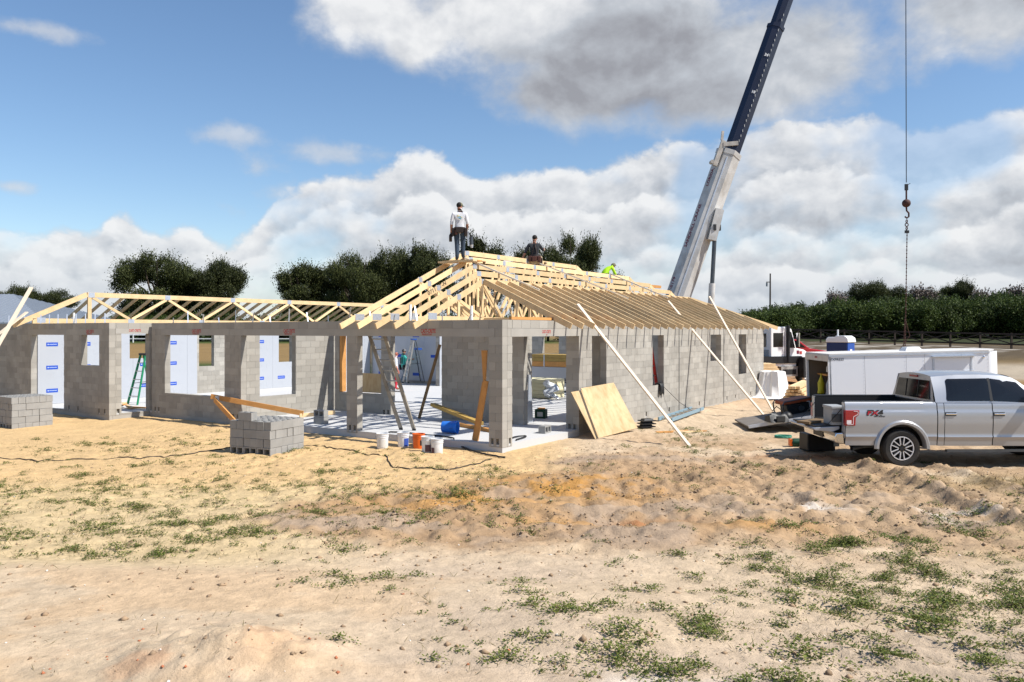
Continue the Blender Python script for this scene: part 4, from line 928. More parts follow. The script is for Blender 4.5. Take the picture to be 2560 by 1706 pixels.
# ---- buckets
def bucket(x, y, m, label, h=0.37, r=0.15, loc=None, rot=None, patch=None, rib=True, group='plastic pails in front of the porch'):
    o = thing('bucket', label, 'bucket', loc or (x, y, G(x, y) - 0.01), 0, group)
    if rot: o.rotation_euler = rot
    pr = [(0.0, 0.0), (r * 0.87, 0.0), (r * 0.9, 0.012), (r * 0.965, h * 0.72), (r * 0.965 + 0.008, h * 0.725), (r * 0.97 + 0.008, h * 0.76), (r * 0.97, h * 0.765), (r * 0.975, h * 0.83), (r * 0.975 + 0.008, h * 0.835), (r * 0.98 + 0.008, h * 0.87), (r * 0.985, h * 0.875), (r, h * 0.955), (r + 0.01, h * 0.96), (r + 0.01, h), (r - 0.006, h), (r * 0.84, 0.02), (0, 0.02)]
    b = MB().lathe(pr, 28).build('pail', m, o); auto(b, 40)
    hp = [(math.cos(a) * (r + 0.014), math.sin(a) * 0.02 - r * 0.5 * math.sin(a), h * 0.83 - abs(math.sin(a)) * h * 0.52) for a in [math.pi * k / 14 for k in range(15)]]
    MB().tube(hp, 0.004, 5).build('handle', M_steel, o)
    if patch:
        for (m2, a0, a1, z0, z1) in patch:
            rows = [[(math.cos(R(a)) * (r * (0.9 + 0.065 * z / 0.72) + 0.003), math.sin(R(a)) * (r * (0.9 + 0.065 * z / 0.72) + 0.003), z * h) for a in np.linspace(a0, a1, 9)] for z in (z0, z1)]
            MB().grid(rows).build('printed_label', m2, o)
    return o
M_lab = mat('dark_label', (0.10, 0.05, 0.06), 0.6); M_labb = mat('blue_label', (0.04, 0.09, 0.38), 0.6); M_labw = mat('pale_label', (0.62, 0.60, 0.55), 0.6)
bucket(-3.18, 19.75, M_bucket, 'white pail standing farthest left before the porch', patch=[(M_labw, -120, -50, 0.12, 0.6)])
bucket(-2.70, 19.98, M_bucket, 'white pail with a blue label, second from the left', patch=[(M_labb, -75, -20, 0.08, 0.62)])
bucket(-2.28, 19.65, M_orange, 'orange pail with black print between the white ones', patch=[(M_black, -70, -35, 0.25, 0.6)])
bucket(-1.99, 18.98, M_bucket, 'white pail with a dark label squeezed beside the orange one', patch=[(M_lab, -110, -40, 0.05, 0.5)])
bucket(-1.76, 18.86, M_bucket, 'white pail nearest to the corner pillar, farthest right', patch=[(M_lab, -150, -110, 0.05, 0.45)])
p = H(0.95, 2.62, 0.155 + 0.17)
bucket(0, 0, M_bluep, 'blue pail lying on its side on the porch slab', 0.42, 0.165, loc=p, rot=(R(90), 0, R(75)), group=None)
# ---- ladders
def rail_ladder(name, label, a0, a1, b0, b1, n, m, mr=None, rail=(0.03, 0.08), cat='ladder', z_off=0, feet=True):
    a0, a1, b0, b1 = map(Vector, (a0, a1, b0, b1)); c_ = (a0 + b0) / 2; o = thing(name, label, cat, c_)
    side = (b0 - a0).normalized(); nrm = side.cross(a1 - a0).normalized()
    for p, q in ((a0, a1), (b0, b1)): MB().bar(p - c_, q - c_, rail[0], rail[1], up=nrm).build('rail', m, o)
    for k in range(n):
        f = (k + 0.6) / n; MB().tube([a0.lerp(a1, f) - c_, b0.lerp(b1, f) - c_], 0.021, 6).build('rung', mr or M_alu, o)
    if feet:
        for p in (a0, b0): MB().box(p - c_ + Vector((0, 0, 0.01)), (0.09, 0.09, 0.05)).build('foot', M_black, o)
    return o
rail_ladder('extension_ladder', 'long worn aluminium extension ladder leaning inside the porch beam', H(0.86, 4.02, 0.17), H(0.62, 5.12, 3.05), H(0.95, 3.62, 0.17), H(0.70, 4.62, 3.05), 10, mat('worn_aluminium', (0.36, 0.32, 0.26), 0.5, 0.4, var=0.3, vscale=3, dirt=(0.12, 0.09, 0.06), dscale=4, damt=0.75), rail=(0.095, 0.05))
def stepladder(label, loc, rz, h, m, mcap, steps, spread=0.95, mr=None, tray=False, group=None):
    o = thing('stepladder', label, 'stepladder', loc, rz, group); wb, wt = 0.30, 0.15
    for sg in (-1, 1):
        MB().bar((sg * wb, 0, 0), (sg * wt, spread * 0.45, h), 0.03, 0.08).build('rail', m, o)
        MB().bar((sg * wb * 0.9, spread, 0), (sg * wt * 0.9, spread * 0.55, h), 0.03, 0.045).build('rear_rail', mr or m, o)
    for k in range(1, steps + 1):
        f = k / (steps + 1); x = wb + (wt - wb) * f; MB().box((0, spread * 0.45 * f, h * f), (2 * x, 0.085, 0.025)).build('step', M_alu, o)
    for k in (1, 3):
        f = k / 5; x = (wb + (wt - wb) * f) * 0.9; MB().bar((-x, spread * (1 - 0.45 * f), h * f), (x, spread * (1 - 0.45 * f), h * f), 0.02, 0.03).build('crossbar', M_alu, o)
    MB().box((0, spread * 0.5, h + 0.02), (2 * wt + 0.1, 0.2, 0.07)).build('top_cap', mcap, o)
    if tray:
        MB().box((0, spread * 0.75, h * 0.78), (0.28, 0.32, 0.10)).build('tray', mcap, o)
    for sg in (-1, 1): MB().bar((sg * 0.26, spread * 0.2, h * 0.42), (sg * 0.25, spread * 0.78, h * 0.44), 0.012, 0.02).build('spreader', M_steel, o)
    return o
p = H(0.85, 17.3, 0.157); stepladder('green fibreglass stepladder standing inside the left doorway', p, R(-32), 1.83, M_greenl, M_black, 5)
p = H(14.9, 16.6, 0.157); stepladder('grey and blue stepladder being carried by the worker in teal', p + Vector((0, 0, 0.12)), R(-62), 2.15, M_alu, M_bluel, 6, tray=True, mr=M_steel)
rail_ladder('folded_ladder', 'blue-grey ladder lying flat on the sand along the right wall', (4.97, 25.05, 0.10), (6.75, 28.35, 0.14), (4.62, 25.35, 0.10), (6.38, 28.55, 0.14), 8, mat('faded_blue_ladder', (0.22, 0.33, 0.40), 0.5, 0.2), rail=(0.05, 0.10), feet=False)
rail_ladder('red_ladder', 'red fibreglass ladder leaning inside the second window of the right wall', H(9.95, 0.42, 0.2), H(9.12, 0.45, 2.8), H(9.55, 0.42, 0.2), H(8.72, 0.45, 2.8), 8, M_redl, rail=(0.05, 0.09))
# ---- props and braces
def prop(name, label, cat, a, b_, w, d, m, group=None, up=Zv):
    a, b_ = Vector(a), Vector(b_); o = MB().bar((0, 0, 0), b_ - a, w, d, up).build(name, m, None, loc=a); return tag(o, label, cat, group)
g_ = 'pale timber braces propping the right wall'
prop('timber_brace', 'long pale timber brace nearest the porch, leaning from sand to rafters', 'brace', (4.46, 20.0, G(4.46, 20.0) - 0.05), H(3.95, 0.22, 3.62), 0.09, 0.04, M_white_pine, g_, up=(0.6, -0.8, 0))
prop('timber_brace', 'middle pale timber brace ending behind the black bag', 'brace', (8.38, 26.5, 0.0), H(12.05, 1.05, 3.98), 0.09, 0.04, M_white_pine, g_, up=(0.6, -0.8, 0))
prop('timber_brace', 'farthest pale timber brace rising above the rafters', 'brace', (9.22, 28.3, 0.0), H(13.75, 0.12, 4.18), 0.09, 0.04, M_white_pine, g_, up=(0.6, -0.8, 0))
prop('timber_prop', 'dark weathered pole leaning against the porch wall end', 'pole', H(3.3, 5.5, 0.16), H(3.62, 4.93, 2.45), 0.05, 0.09, M_old_wood)
o = thing('leaning_boards', 'three orange boards leaning upright against the corner pillar', 'boards', H(0.25, 0.98, 0.155), HRZ)
for k, (a, b_, l) in enumerate((((0, 0, 0), (-0.06, -0.36, 1.5), 0), ((0.06, 0.09, 0), (0.02, -0.26, 1.46), 0))): MB().bar(a, b_, 0.13, 0.045, up=(1, 0, 0)).build('board', M_pine2, o)
tb = MB(); tb.prism([(-0.03, 1.46), (0.03, 1.46), (0.085, 2.24), (-0.085, 2.24)], -0.02, 0.02, lambda x, y, t: (0.02 + t, -0.25 + x, y)); tb.build('cut_board', M_pine2, o)
prop('timber', 'orange plank lying on the porch slab along the back wall', 'plank', H(2.6, 3.7, 0.20), H(1.6, 1.0, 0.20), 0.14, 0.09, M_pine2)
prop('timber', 'shorter brown plank resting askew on the orange one', 'plank', H(3.3, 4.95, 0.62), H(2.7, 2.65, 0.24), 0.18, 0.09, M_beam)
o = thing('truss_offcut', 'V-shaped truss offcut of orange lumber resting on the garage sill behind the block stack', 'lumber', (C0[0], C0[1], 0), HRZ)
MB().bar((-0.50, 10.62, 0.86), (0.95, 8.10, 0.36), 0.045, 0.15).build('chord', M_pine2, o); MB().bar((-0.46, 10.50, 0.76), (-0.75, 8.95, 0.10), 0.045, 0.15).build('chord', M_pine2, o)
MB().bar((0.85, 8.15, 0.30), (2.0, 7.85, 0.32), 0.045, 0.12).build('chord', M_pine, o); MB().box((-0.42, 10.45, 0.80), (0.06, 0.16, 0.16)).build('nail_plate', M_plate, o)
o = thing('scrap_boards', 'scrap boards lying on the slab below the green stepladder', 'boards', H(-0.15, 15.9, 0.16), HRZ)
for k in range(5): MB().bar((0.1 * k, 0.2 * k, 0.03 + 0.03 * k), (0.6 - 0.3 * k, -1.0 + 0.35 * k, 0.03 + 0.02 * k), 0.09, 0.035).build('board', M_pine2 if k % 2 else M_pine, o)
# pale boards sticking up at the far left corner
prop('leaning_board', 'long pale board leaning on the left eave, crossing the grey roof', 'board', (-17.62, 27.3, 2.1), (-17.64, 29.5, 4.47), 0.14, 0.04, M_white_pine, 'boards leaning at the left eave')
prop('leaning_board', 'lower pale board propped beside the longer one at the left eave', 'board', (-18.3, 26.9, 1.9), (-17.5, 29.0, 3.55), 0.14, 0.04, M_white_pine, 'boards leaning at the left eave')
# ---- plywood, vent, offcuts by the right wall
o = thing('plywood_sheets', 'two plywood sheets leaning against the right wall by the porch', 'plywood', (2.2, 21.3, 0), 0)
def sheet(p0, p1, p2, t_, name, par):
    p0, p1, p2 = Vector(p0), Vector(p1), Vector(p2); n_ = (p1 - p0).cross(p2 - p0).normalized() * t_; q = p0 + (p2 - p1) * 0 + (p2 - p0); p3 = p1 + (p2 - p0)
    m = MB(); m.add([p0, p1, p3, p2, p0 + n_, p1 + n_, p3 + n_, p2 + n_], [(0, 1, 2, 3), (7, 6, 5, 4), (0, 4, 5, 1), (1, 5, 6, 2), (2, 6, 7, 3), (3, 7, 4, 0)]); return m.build(name, M_ply, par)
sheet((0.0, 0.05, 0.0), (1.28, 1.55, 0.08), (-0.62, 0.35, 1.22), 0.018, 'plywood_sheet', o)
sheet((0.32, 0.44, 0.02), (1.37, 1.62, 0.10), (-0.62 + 0.30, 0.79, 1.29), 0.018, 'plywood_sheet', o)
o = thing('roof_vents', 'black plastic vents stacked on the sand beside the plywood', 'vents', (3.95, 23.7, G(3.95, 23.7)), R(20))
for k in range(3):
    MB().box((0.02 * k, 0, 0.05 + 0.085 * k), (0.46, 0.34, 0.03)).build('flange', M_black, o); MB().box((0.02 * k, 0, 0.085 + 0.085 * k), (0.34, 0.24, 0.05), taper=0.8).build('vent', M_black, o)
o = thing('wood_offcuts', 'short lumber offcuts on the sand near the leaning brace', 'offcuts', (4.4, 22.9, G(4.4, 22.9)))
for k in range(5): MB().bar((0.25 * k - 0.3, 0.12 * (k % 3), 0.03), (0.25 * k + 0.2 + 0.1 * (k % 2), 0.12 * (k % 3) + 0.12, 0.03), 0.09, 0.04).build('offcut', M_pine if k % 2 else M_pine2, o)
cl = MB(); rows = []
for k, (dy, dz) in enumerate(((0.10, 0.05), (0.0, 0.055), (-0.07, 0.03), (-0.09, -0.08), (-0.10, -0.2), (-0.09, -0.30))):
    rows.append([(-0.22 + 0.04 * j + 0.02 * math.sin(k + j), dy - 0.025 * math.sin(j * 1.7 + k * 0.6) * (k > 1), dz + 0.02 * math.sin(j * 2.3) - (0.05 * math.sin(j * 1.1) if k > 3 else 0)) for j in range(9)])
cl.grid(rows); cl.grid([[(x, y - 0.006, z - 0.004) for x, y, z in r_] for r_ in rows]); co_ = cl.build('black_cloth', M_black, None, True, loc=H(9.05, 0.02, 1.10)); co_.rotation_euler = (0, 0, HRZ); tag(co_, 'black cloth draped over the sill of the second right window', 'cloth')
# thin cord hanging from that sill to the ground ladder
for q, (a, b_, lab) in enumerate(((H(9.1, -0.06, 1.05), H(10.6, -0.6, 0.05), 'thin cord running from the black cloth to the sand'), )):
    tag(MB().tube([Vector((0, 0, 0)), (b_ - a) * 0.5 + Vector((0, 0, -0.08)), b_ - a], 0.008, 5).build('cord', M_cable, None, loc=a), lab, 'cord')
# ---- inside the right room
o = thing('nail_box', 'dark green carton of nails on the slab inside the right opening', 'box', H(5.55, 2.45, 0.157), HRZ + 0.3)
MB().box((0, 0, 0.14), (0.26, 0.34, 0.28)).build('carton', M_green, o); MB().box((0.02, 0, 0.30), (0.2, 0.2, 0.03)).build('lid', M_pine2, o); MB().bb((-0.134, -0.09, 0.06), (-0.130, 0.09, 0.2)).build('label', M_labw, o)
o = thing('panel_stack', 'pale panels leaning upright just inside the right porch opening', 'panels', H(4.05, 2.25, 0.157), HRZ)
for k in range(4): MB().bar((0.05 * k, -0.06 * k, 0.0), (0.12 + 0.05 * k, 0.16 - 0.06 * k, 1.42), 0.6, 0.018, up=(0, 1, 0)).build('panel', M_plate if k % 2 else M_foam, o)
o = thing('foam_sheets', 'stack of cream foam sheets wrapped in clear film inside the house', 'foam sheets', H(12.0, 6.75, 0.157), HRZ)
for k in range(5): MB().bb((-0.4, -0.8, 0.15 * k + 0.02), (0.8, 0.95, 0.15 * k + 0.16)).build('foam_sheet', M_yfoam, o)
fl = MB(); fl.ell((-0.42, -0.9, 0.36), (0.16, 0.26, 0.36), 14, 9); fl.v = [(x + 0.09 * math.sin(13 * z + 5 * y), y * (1 + 0.18 * math.sin(17 * z)), z + 0.06 * math.sin(15 * y + 9 * x)) for x, y, z in fl.v]; fl.build('torn_film', mat('clear_film', (0.6, 0.63, 0.66), 0.25, bump=0.6, bscale=9), o)
o = thing('beam_bundle', 'tall bundle of engineered beams over a white wrapped base deep inside the house', 'beam bundle', H(15.4, 7.4, 0.157), HRZ)
wrp = MB().bb((-0.4, -2.3, 0.24), (0.6, 1.6, 1.10)).build('white_wrap', mat('white_film', (0.42, 0.42, 0.43), 0.5), o)
for yy in (1.35, -0.15, -1.6): text('binderholz', 0.30, M_black, wrp, frame((-0.406, yy, 0.42), (0, -1, 0), (0, 0, 1)), bold=0.006)
for k in range(4): MB().bb((-0.38 + 0.25 * k, -2.3, 1.11), (-0.14 + 0.25 * k, 1.6, 1.34)).build('beam', M_pine2, o)
for k in range(4):
    for j in range(2): MB().bb((-0.38 + 0.25 * k, -2.3, 1.35 + 0.16 * j), (-0.14 + 0.25 * k, 1.6, 1.50 + 0.16 * j)).build('beam', M_beam, o)
for yy in (-2.0, -0.4, 1.3): MB().box((0.1, yy, 0.12), (1.0, 0.12, 0.24)).build('bearer', M_old_wood, o)
for yy in (-0.5, 0.9): MB().bb((-0.394, yy, 1.11), (-0.387, yy + 0.05, 1.66)).build('strap', M_plate, o)
tag(MB().lathe([(0, 0), (0.045, 0), (0.045, 0.85), (0.05, 0.86), (0.05, 0.92), (0, 0.92)], 10).build('vent_pipe', M_white, None, loc=H(12.4, 15.2, 0.15)), 'white plumbing stub standing on the slab before the teal worker', 'pipe')
# ---- cables on the sand
def ground_tube(name, label, cat, pts, r, m, lift=0.01):
    P2 = []
    for _ in range(2): pts = [pts[0]] + [tuple(p_[i] * f + q_[i] * (1 - f) for i in (0, 1)) for p_, q_ in zip(pts, pts[1:]) for f in (0.75, 0.25)] + [pts[-1]]
    for a, b_ in zip(pts, pts[1:]):
        for k in range(4):
            f = k / 4; x = a[0] + (b_[0] - a[0]) * f; y = a[1] + (b_[1] - a[1]) * f + 0.16 * math.sin(x * 1.9) + 0.05 * math.sin(x * 6.1); P2.append((x, y, (G(x, y) if padmask(np.array(x), np.array(y)) < 0.5 else 0.155) + r + lift))
    return tag(MB().tube(P2, r, 6).build(name, m), label, cat)
ground_tube('power_cord', 'long dark cord snaking over the sand past the block stack', 'cord', [(-14.5, 18.6), (-11.2, 18.2), (-8.6, 17.9), (-7.6, 18.8), (-6.8, 19.8), (-5.9, 20.1), (-4.75, 19.95), (-4.2, 19.5), (-3.5, 18.9), (-2.85, 18.2), (-2.72, 17.4), (-2.5, 16.75), (-1.9, 16.6), (-1.2, 16.7), (-0.75, 17.5), (-0.45, 18.2)], 0.012, M_cable, 0.002)
ground_tube('hose', 'black hose looping over the slab edge beside the corner pillar', 'hose', [H(0.2, 4.0)[:2], H(0.12, 2.6)[:2], H(0.3, 1.5)[:2], H(-0.2, 0.75)[:2], H(-0.5, 0.2)[:2], (-0.15, 18.3)], 0.022, M_black)
ground_tube('hose', 'black hose end curled on the slab right of the corner pillar', 'hose', [H(0.5, 0.32)[:2], H(1.2, 0.5)[:2], H(1.5, 0.3)[:2], H(1.2, 0.15)[:2], H(0.6, 0.12)[:2]], 0.02, M_black)
tag(MB().tube([Vector((0, 0, 0)), (0.1, 0.03, 0.06), (0.22, 0, 0.05), (0.3, 0.05, 0.0)], [0.02, 0.05, 0.06, 0.01], 7).build('plastic_scrap', M_tarp, None, loc=(-7.65, 22.6, G(-7.65, 22.6) + 0.01)), 'scrap of white plastic on the sand before the garage wall', 'plastic scrap')
# ================================================================== pickup truck (x forward from the rear axle, near side at negative y)
TX, TY, TZ = 8.45, 18.40, -0.08
truck = thing('pickup_truck', 'silver crew cab pickup truck with its tailgate down, parked on the sand at right', 'pickup truck', (TX, TY, TZ), R(0.0))
PZ = [0.40, 0.47, 0.60, 0.655, 0.70, 0.95, 1.12, 1.20, 1.235, 1.30, 1.38, 1.41]
PY = [0.945, 0.965, 0.975, 1.0, 0.985, 1.0, 0.997, 0.99, 0.972, 0.968, 0.955, 0.935]
AR, AZ = 0.505, 0.42
def side_panel(name, xs, zb, ztop, mats, par, arch=None, sides=(-1, 1), n=15):
    o = None
    for sg in sides:
        cols = []
        for x in xs:
            b_ = zb
            if arch is not None and abs(x - arch) < AR: b_ = max(zb, AZ + math.sqrt(AR * AR - (x - arch) ** 2))
            t_ = ztop(x) if callable(ztop) else ztop
            zz = sorted(set([b_ + (t_ - b_) * k / n for k in range(n + 1)] + [z for z in PZ if b_ + 0.004 < z < t_ - 0.004]))
            zz = [b_] + [b_ + (t_ - b_) * k / 24 for k in range(1, 24)] + [t_]
            cols.append([(x, sg * float(np.interp(z, PZ, PY)), z) for z in zz] + [(x, sg * (float(np.interp(t_, PZ, PY)) - 0.02), t_)])
        o = auto(MB().grid(cols).build(name, mats, par), 22)
    return o
def lin(a, b_, n): return [a + (b_ - a) * k / n for k in range(n + 1)]
side_panel('bed_side', lin(-1.225, -AR, 6) + lin(-AR, AR, 36)[1:-1] + lin(AR, 0.755, 4), 0.47, 1.41, M_silver, truck, arch=0.0)
d1 = side_panel('door', lin(0.925, 1.955, 10), 0.46, 1.395, M_silver, truck); d2 = side_panel('door', lin(1.975, 3.03, 10), 0.46, 1.395, M_silver, truck)
side_panel('cab_corner', lin(0.775, 0.912, 2), 0.46, 1.395, M_silver, truck)
side_panel('fender', lin(3.045, 3.68 - AR, 3) + lin(3.68 - AR, 3.68 + AR, 36)[1:-1] + lin(3.68 + AR, 4.50, 4), 0.47, lambda x: 1.35 - 0.05 * max(0, x - 3.1), M_silver, truck, arch=3.68)
core = MB()                  # dark structure behind the panel gaps
core.bb((-1.20, -0.93, 0.62), (-0.56, 0.93, 0.86)); core.bb((-0.56, -0.66, 0.55), (0.56, 0.66, 0.86)); core.bb((0.56, -0.93, 0.465), (3.10, 0.93, 0.86)); core.bb((0.79, -0.93, 0.465), (3.04, -0.92, 1.38)); core.bb((0.79, 0.92, 0.5), (3.04, 0.93, 1.38)); core.bb((3.1, -0.64, 0.5), (4.5, 0.64, 1.2))
core.build('chassis', M_dark, truck)
# bed: liner, rails, open tailgate, bulkhead
bed = MB(); bed.bb((-1.22, -0.80, 0.86), (0.74, 0.80, 0.90)); bed.bb((-1.22, -0.86, 0.86), (0.74, -0.80, 1.39)); bed.bb((-1.22, 0.80, 0.86), (0.74, 0.86, 1.39)); bed.bb((0.70, -0.80, 0.90), (0.75, 0.80, 1.39))
bed.build('bed_liner', M_black, truck)
for sg in (-1, 1): bevel(MB().bb((-1.22, sg * 0.80, 1.392), (0.755, sg * 0.935, 1.425)).build('bed_rail', M_black, truck), 0.012)
for sg in (-1, 1): bevel(MB().bb((-1.235, sg * 0.80, 0.62), (-1.20, sg * 0.945, 1.40)).build('tail_post', M_silver, truck), 0.01)
tgp = [(-1.26, 0.86), (-1.80, 0.83), (-1.83, 0.80), (-1.80, 0.765), (-1.40, 0.74), (-1.26, 0.80)]
tg = bevel(MB().prism(tgp, -0.76, 0.76, lambda x, y, t: (x, t, y)).build('tailgate', M_silver, truck), 0.012); MB().bb((-1.78, -0.7, 0.842), (-1.28, 0.7, 0.868)).build('tailgate_liner', M_black, tg)
for sg in (-1, 1): MB().tube([(-1.22, sg * 0.79, 1.25), (-1.55, sg * 0.77, 0.88)], 0.008, 5).build('tailgate_cable', M_black, truck)
bp_ = MB(); bp_.prism([(-1.26, 0.74), (-1.40, 0.73), (-1.44, 0.66), (-1.42, 0.53), (-1.30, 0.49), (-1.10, 0.49), (-1.10, 0.60)], -0.93, 0.93, lambda x, y, t: (x, t, y)); bevel(bp_.build('rear_bumper', M_chrome, truck), 0.02)
MB().bb((-1.45, -0.28, 0.56), (-1.435, 0.28, 0.68)).build('number_plate_recess', M_black, truck)
for sg in (-1, 1):
    tl = [(-1.24, 1.235), (-0.93, 1.235), (-0.945, 1.13), (-1.01, 1.085), (-1.02, 0.90), (-1.24, 0.90)]
    o = bevel(MB().prism(tl, 0.90, 1.012, lambda x, y, t: (x, sg * t, y)).build('tail_light', M_tail, truck), 0.012)
    tr = MB()
    for a, b_ in (((-1.06, 1.215), (-0.965, 1.205)), ((-0.965, 1.205), (-0.97, 1.145)), ((-0.97, 1.145), (-1.065, 1.095)), ((-1.065, 1.095), (-1.07, 0.93)), ((-1.07, 0.93), (-1.2, 0.925))): tr.bar((a[0], sg * 1.014, a[1]), (b_[0], sg * 1.014, b_[1]), 0.006, 0.011)
    tr.bb((-1.21, sg * 1.011, 0.94), (-1.11, sg * 1.016, 1.02)); tr.build('lamp_trim', mat('lamp_clear', (0.75, 0.66, 0.66), 0.3), o)
# wheel arches, flares, wheels
for ax_ in (0.0, 3.68):
    for sg in (-1, 1):
        rows = []
        for r_, y_ in ((0.485, 0.90), (0.50, 0.99), (0.515, 1.03), (0.565, 1.032), (0.60, 1.0), (0.605, 0.98)):
            rows.append([(ax_ + r_ * math.cos(R(a)), sg * y_, AZ + r_ * math.sin(R(a))) for a in np.linspace(-2, 182, 44)])
        auto(MB().grid(rows).build('wheel_flare', M_silver, truck), 40)
        rows = [[(ax_ + 0.51 * math.cos(R(a)), sg * y_, AZ + 0.51 * math.sin(R(a))) for a in np.linspace(0, 180, 24)] for y_ in (0.92, 0.60)]
        MB().grid(rows).build('wheel_well', M_dark, truck)
def wheel(x, sg):
    w_ = thing_part('wheel', truck, (x, sg * 0.86, 0.405))
    ty = [(0.255, -0.10), (0.29, -0.128), (0.36, -0.135), (0.392, -0.118), (0.405, -0.08), (0.407, 0.0), (0.405, 0.08), (0.392, 0.118), (0.36, 0.135), (0.29, 0.128), (0.255, 0.10)]
    auto(MB().lathe(ty, 40, ax='y').build('tyre', M_rubber, w_), 30)
    rm = MB().lathe([(0.262, -0.11), (0.258, -0.128), (0.242, -0.128), (0.236, -0.112), (0.228, -0.03), (0.0, -0.03)], 40, ax='y', mi=0)
    if sg > 0: rm.v = [(a, -b_, c_) for a, b_, c_ in rm.v]
    auto(rm.build('rim', [M_dark], w_), 30)
    lip = MB().lathe([(0.262, -0.112), (0.258, -0.131), (0.240, -0.131), (0.236, -0.112)], 40, ax='y'); 
    if sg > 0: lip.v = [(a, -b_, c_) for a, b_, c_ in lip.v]
    auto(lip.build('rim_lip', M_spoke, w_), 30)
    sp = MB()
    for k in range(6):
        a = R(60 * k + 30)
        for da in (-1, 1):
            c_, s_ = math.cos(a), math.sin(a); ox, oz = -s_ * 0.028 * da, c_ * 0.028 * da; ex, ez = -s_ * 0.050 * da, c_ * 0.050 * da
            sp.bar((0.075 * c_ + ox, sg * 0.112, 0.075 * s_ + oz), (0.238 * c_ + ex, sg * 0.118, 0.238 * s_ + ez), 0.020, 0.03, up=(0, 1, 0))
        sp.bar((0.06 * math.cos(a), sg * 0.10, 0.06 * math.sin(a)), (0.20 * math.cos(a), sg * 0.104, 0.20 * math.sin(a)), 0.05, 0.02, up=(0, 1, 0), mi=1)
    sp.cyl((0, sg * 0.09, 0), (0, sg * 0.125, 0), 0.05, 0.045, 20, mi=1)
    sp.build('spokes', [M_spoke, M_dark], w_)
    for k in range(6): 
        a = R(60 * k); MB().cyl((0.07 * math.cos(a), sg * 0.1, 0.07 * math.sin(a)), (0.07 * math.cos(a), sg * 0.118, 0.07 * math.sin(a)), 0.011, n=6).build('wheel_nut', M_chrome, w_)
def thing_part(name, par, loc):
    o = bpy.data.objects.new(name, None); COL.objects.link(o); o.parent = par; o.location = loc; return o
for x in (0.0, 3.68):
    for sg in (-1, 1): wheel(x, sg)
MB().cyl((0, -0.7, 0.40), (0, 0.7, 0.40), 0.06, n=8).build('axle', M_dark, truck)
MB().tube([(-0.2, -0.55, 0.42), (-0.7, -0.62, 0.40), (-0.98, -0.70, 0.36)], 0.045, 10, caps=False).build('exhaust_pipe', M_steel, truck)
# greenhouse
RX = [0.76, 1.2, 1.8, 2.3, 2.55, 2.85, 3.20]; RY = [0.735, 0.765, 0.77, 0.755, 0.74, 0.78, 0.86]; RZ = [1.945, 1.985, 1.995, 1.97, 1.915, 1.70, 1.37]
BX = [0.70, 1.2, 1.8, 2.35, 2.65, 2.95, 3.24]; BY = [0.955, 0.957, 0.957, 0.955, 0.95, 0.945, 0.93]; BZ = [1.395, 1.395, 1.395, 1.39, 1.385, 1.375, 1.36]
def side_pt(x, v, sg, off=0.0):
    ry, rz_, by, bz = np.interp(x, RX, RY), np.interp(x, RX, RZ), np.interp(x, BX, BY), np.interp(x, BX, BZ)
    bulge = 0.018 * math.sin(math.pi * v); return (x, sg * (by + (ry - by) * v + bulge + off), bz + (rz_ - bz) * v + off * 0.4)
xs = [0.74] + lin(0.9, 3.2, 20)
for sg in (-1, 1):
    auto(MB().grid([[side_pt(x, v, sg) for x in xs] for v in lin(0, 1, 6)]).build('cab_side', M_silver, truck), 30)
roof_rows = []
for x in lin(0.76, 2.5, 16):
    ry, rz_ = float(np.interp(x, RX, RY)), float(np.interp(x, RX, RZ)); roof_rows.append([(x, ry * t_, rz_ + 0.055 * (1 - abs(t_) ** 2.5)) for t_ in lin(-1, 1, 16)])
auto(MB().grid(roof_rows).build('roof', M_silver, truck), 40)
ws = []
for x in (2.5, 2.7, 2.95, 3.2):
    ry, rz_ = float(np.interp(x, RX, RY)), float(np.interp(x, RX, RZ)); ws.append([(x + 0.10 * (1 - t_ * t_), ry * t_, rz_ + 0.05 * (1 - abs(t_) ** 2.5)) for t_ in lin(-1, 1, 12)])
auto(MB().grid(ws).build('windshield', M_glass, truck), 40)
bk = [[(0.76 - 0.06 * v, t_ * (0.735 + 0.22 * v), 1.945 - 0.55 * v + (0.055 * (1 - abs(t_) ** 2.5) if v == 0 else 0)) for t_ in lin(-1, 1, 10)] for v in lin(0, 1, 5)]
auto(MB().grid(bk).build('cab_back', M_silver, truck), 40)
rg = MB().grid([[(0.753 - 0.06 * v - 0.012, t_ * (0.67 + 0.13 * v), 1.945 - 0.55 * v) for t_ in lin(-1, 1, 8)] for v in (0.16, 0.9)]); rgo = rg.build('rear_window', M_glass, truck)
for y_ in (-0.27, 0.27): MB().bar((0.725, y_, 1.86), (0.685, y_, 1.46), 0.02, 0.012).build('slider_frame', M_black, rgo)
bevel(MB().box((0.745, 0, 1.93), (0.04, 0.36, 0.05)).build('brake_light', M_tail, truck), 0.01)
def rounded(poly, r, n=5):
    out = []; k = len(poly)
    for i in range(k):
        p, a, b_ = Vector(poly[i]), Vector(poly[i - 1]), Vector(poly[(i + 1) % k]); d1_, d2_ = (a - p).normalized(), (b_ - p).normalized(); s_, e_ = p + d1_ * r, p + d2_ * r
        for j in range(n + 1):
            t_ = j / n; out.append(tuple((s_ * (1 - t_) + p * t_) * (1 - t_) + (p * (1 - t_) + e_ * t_) * t_))
    return out
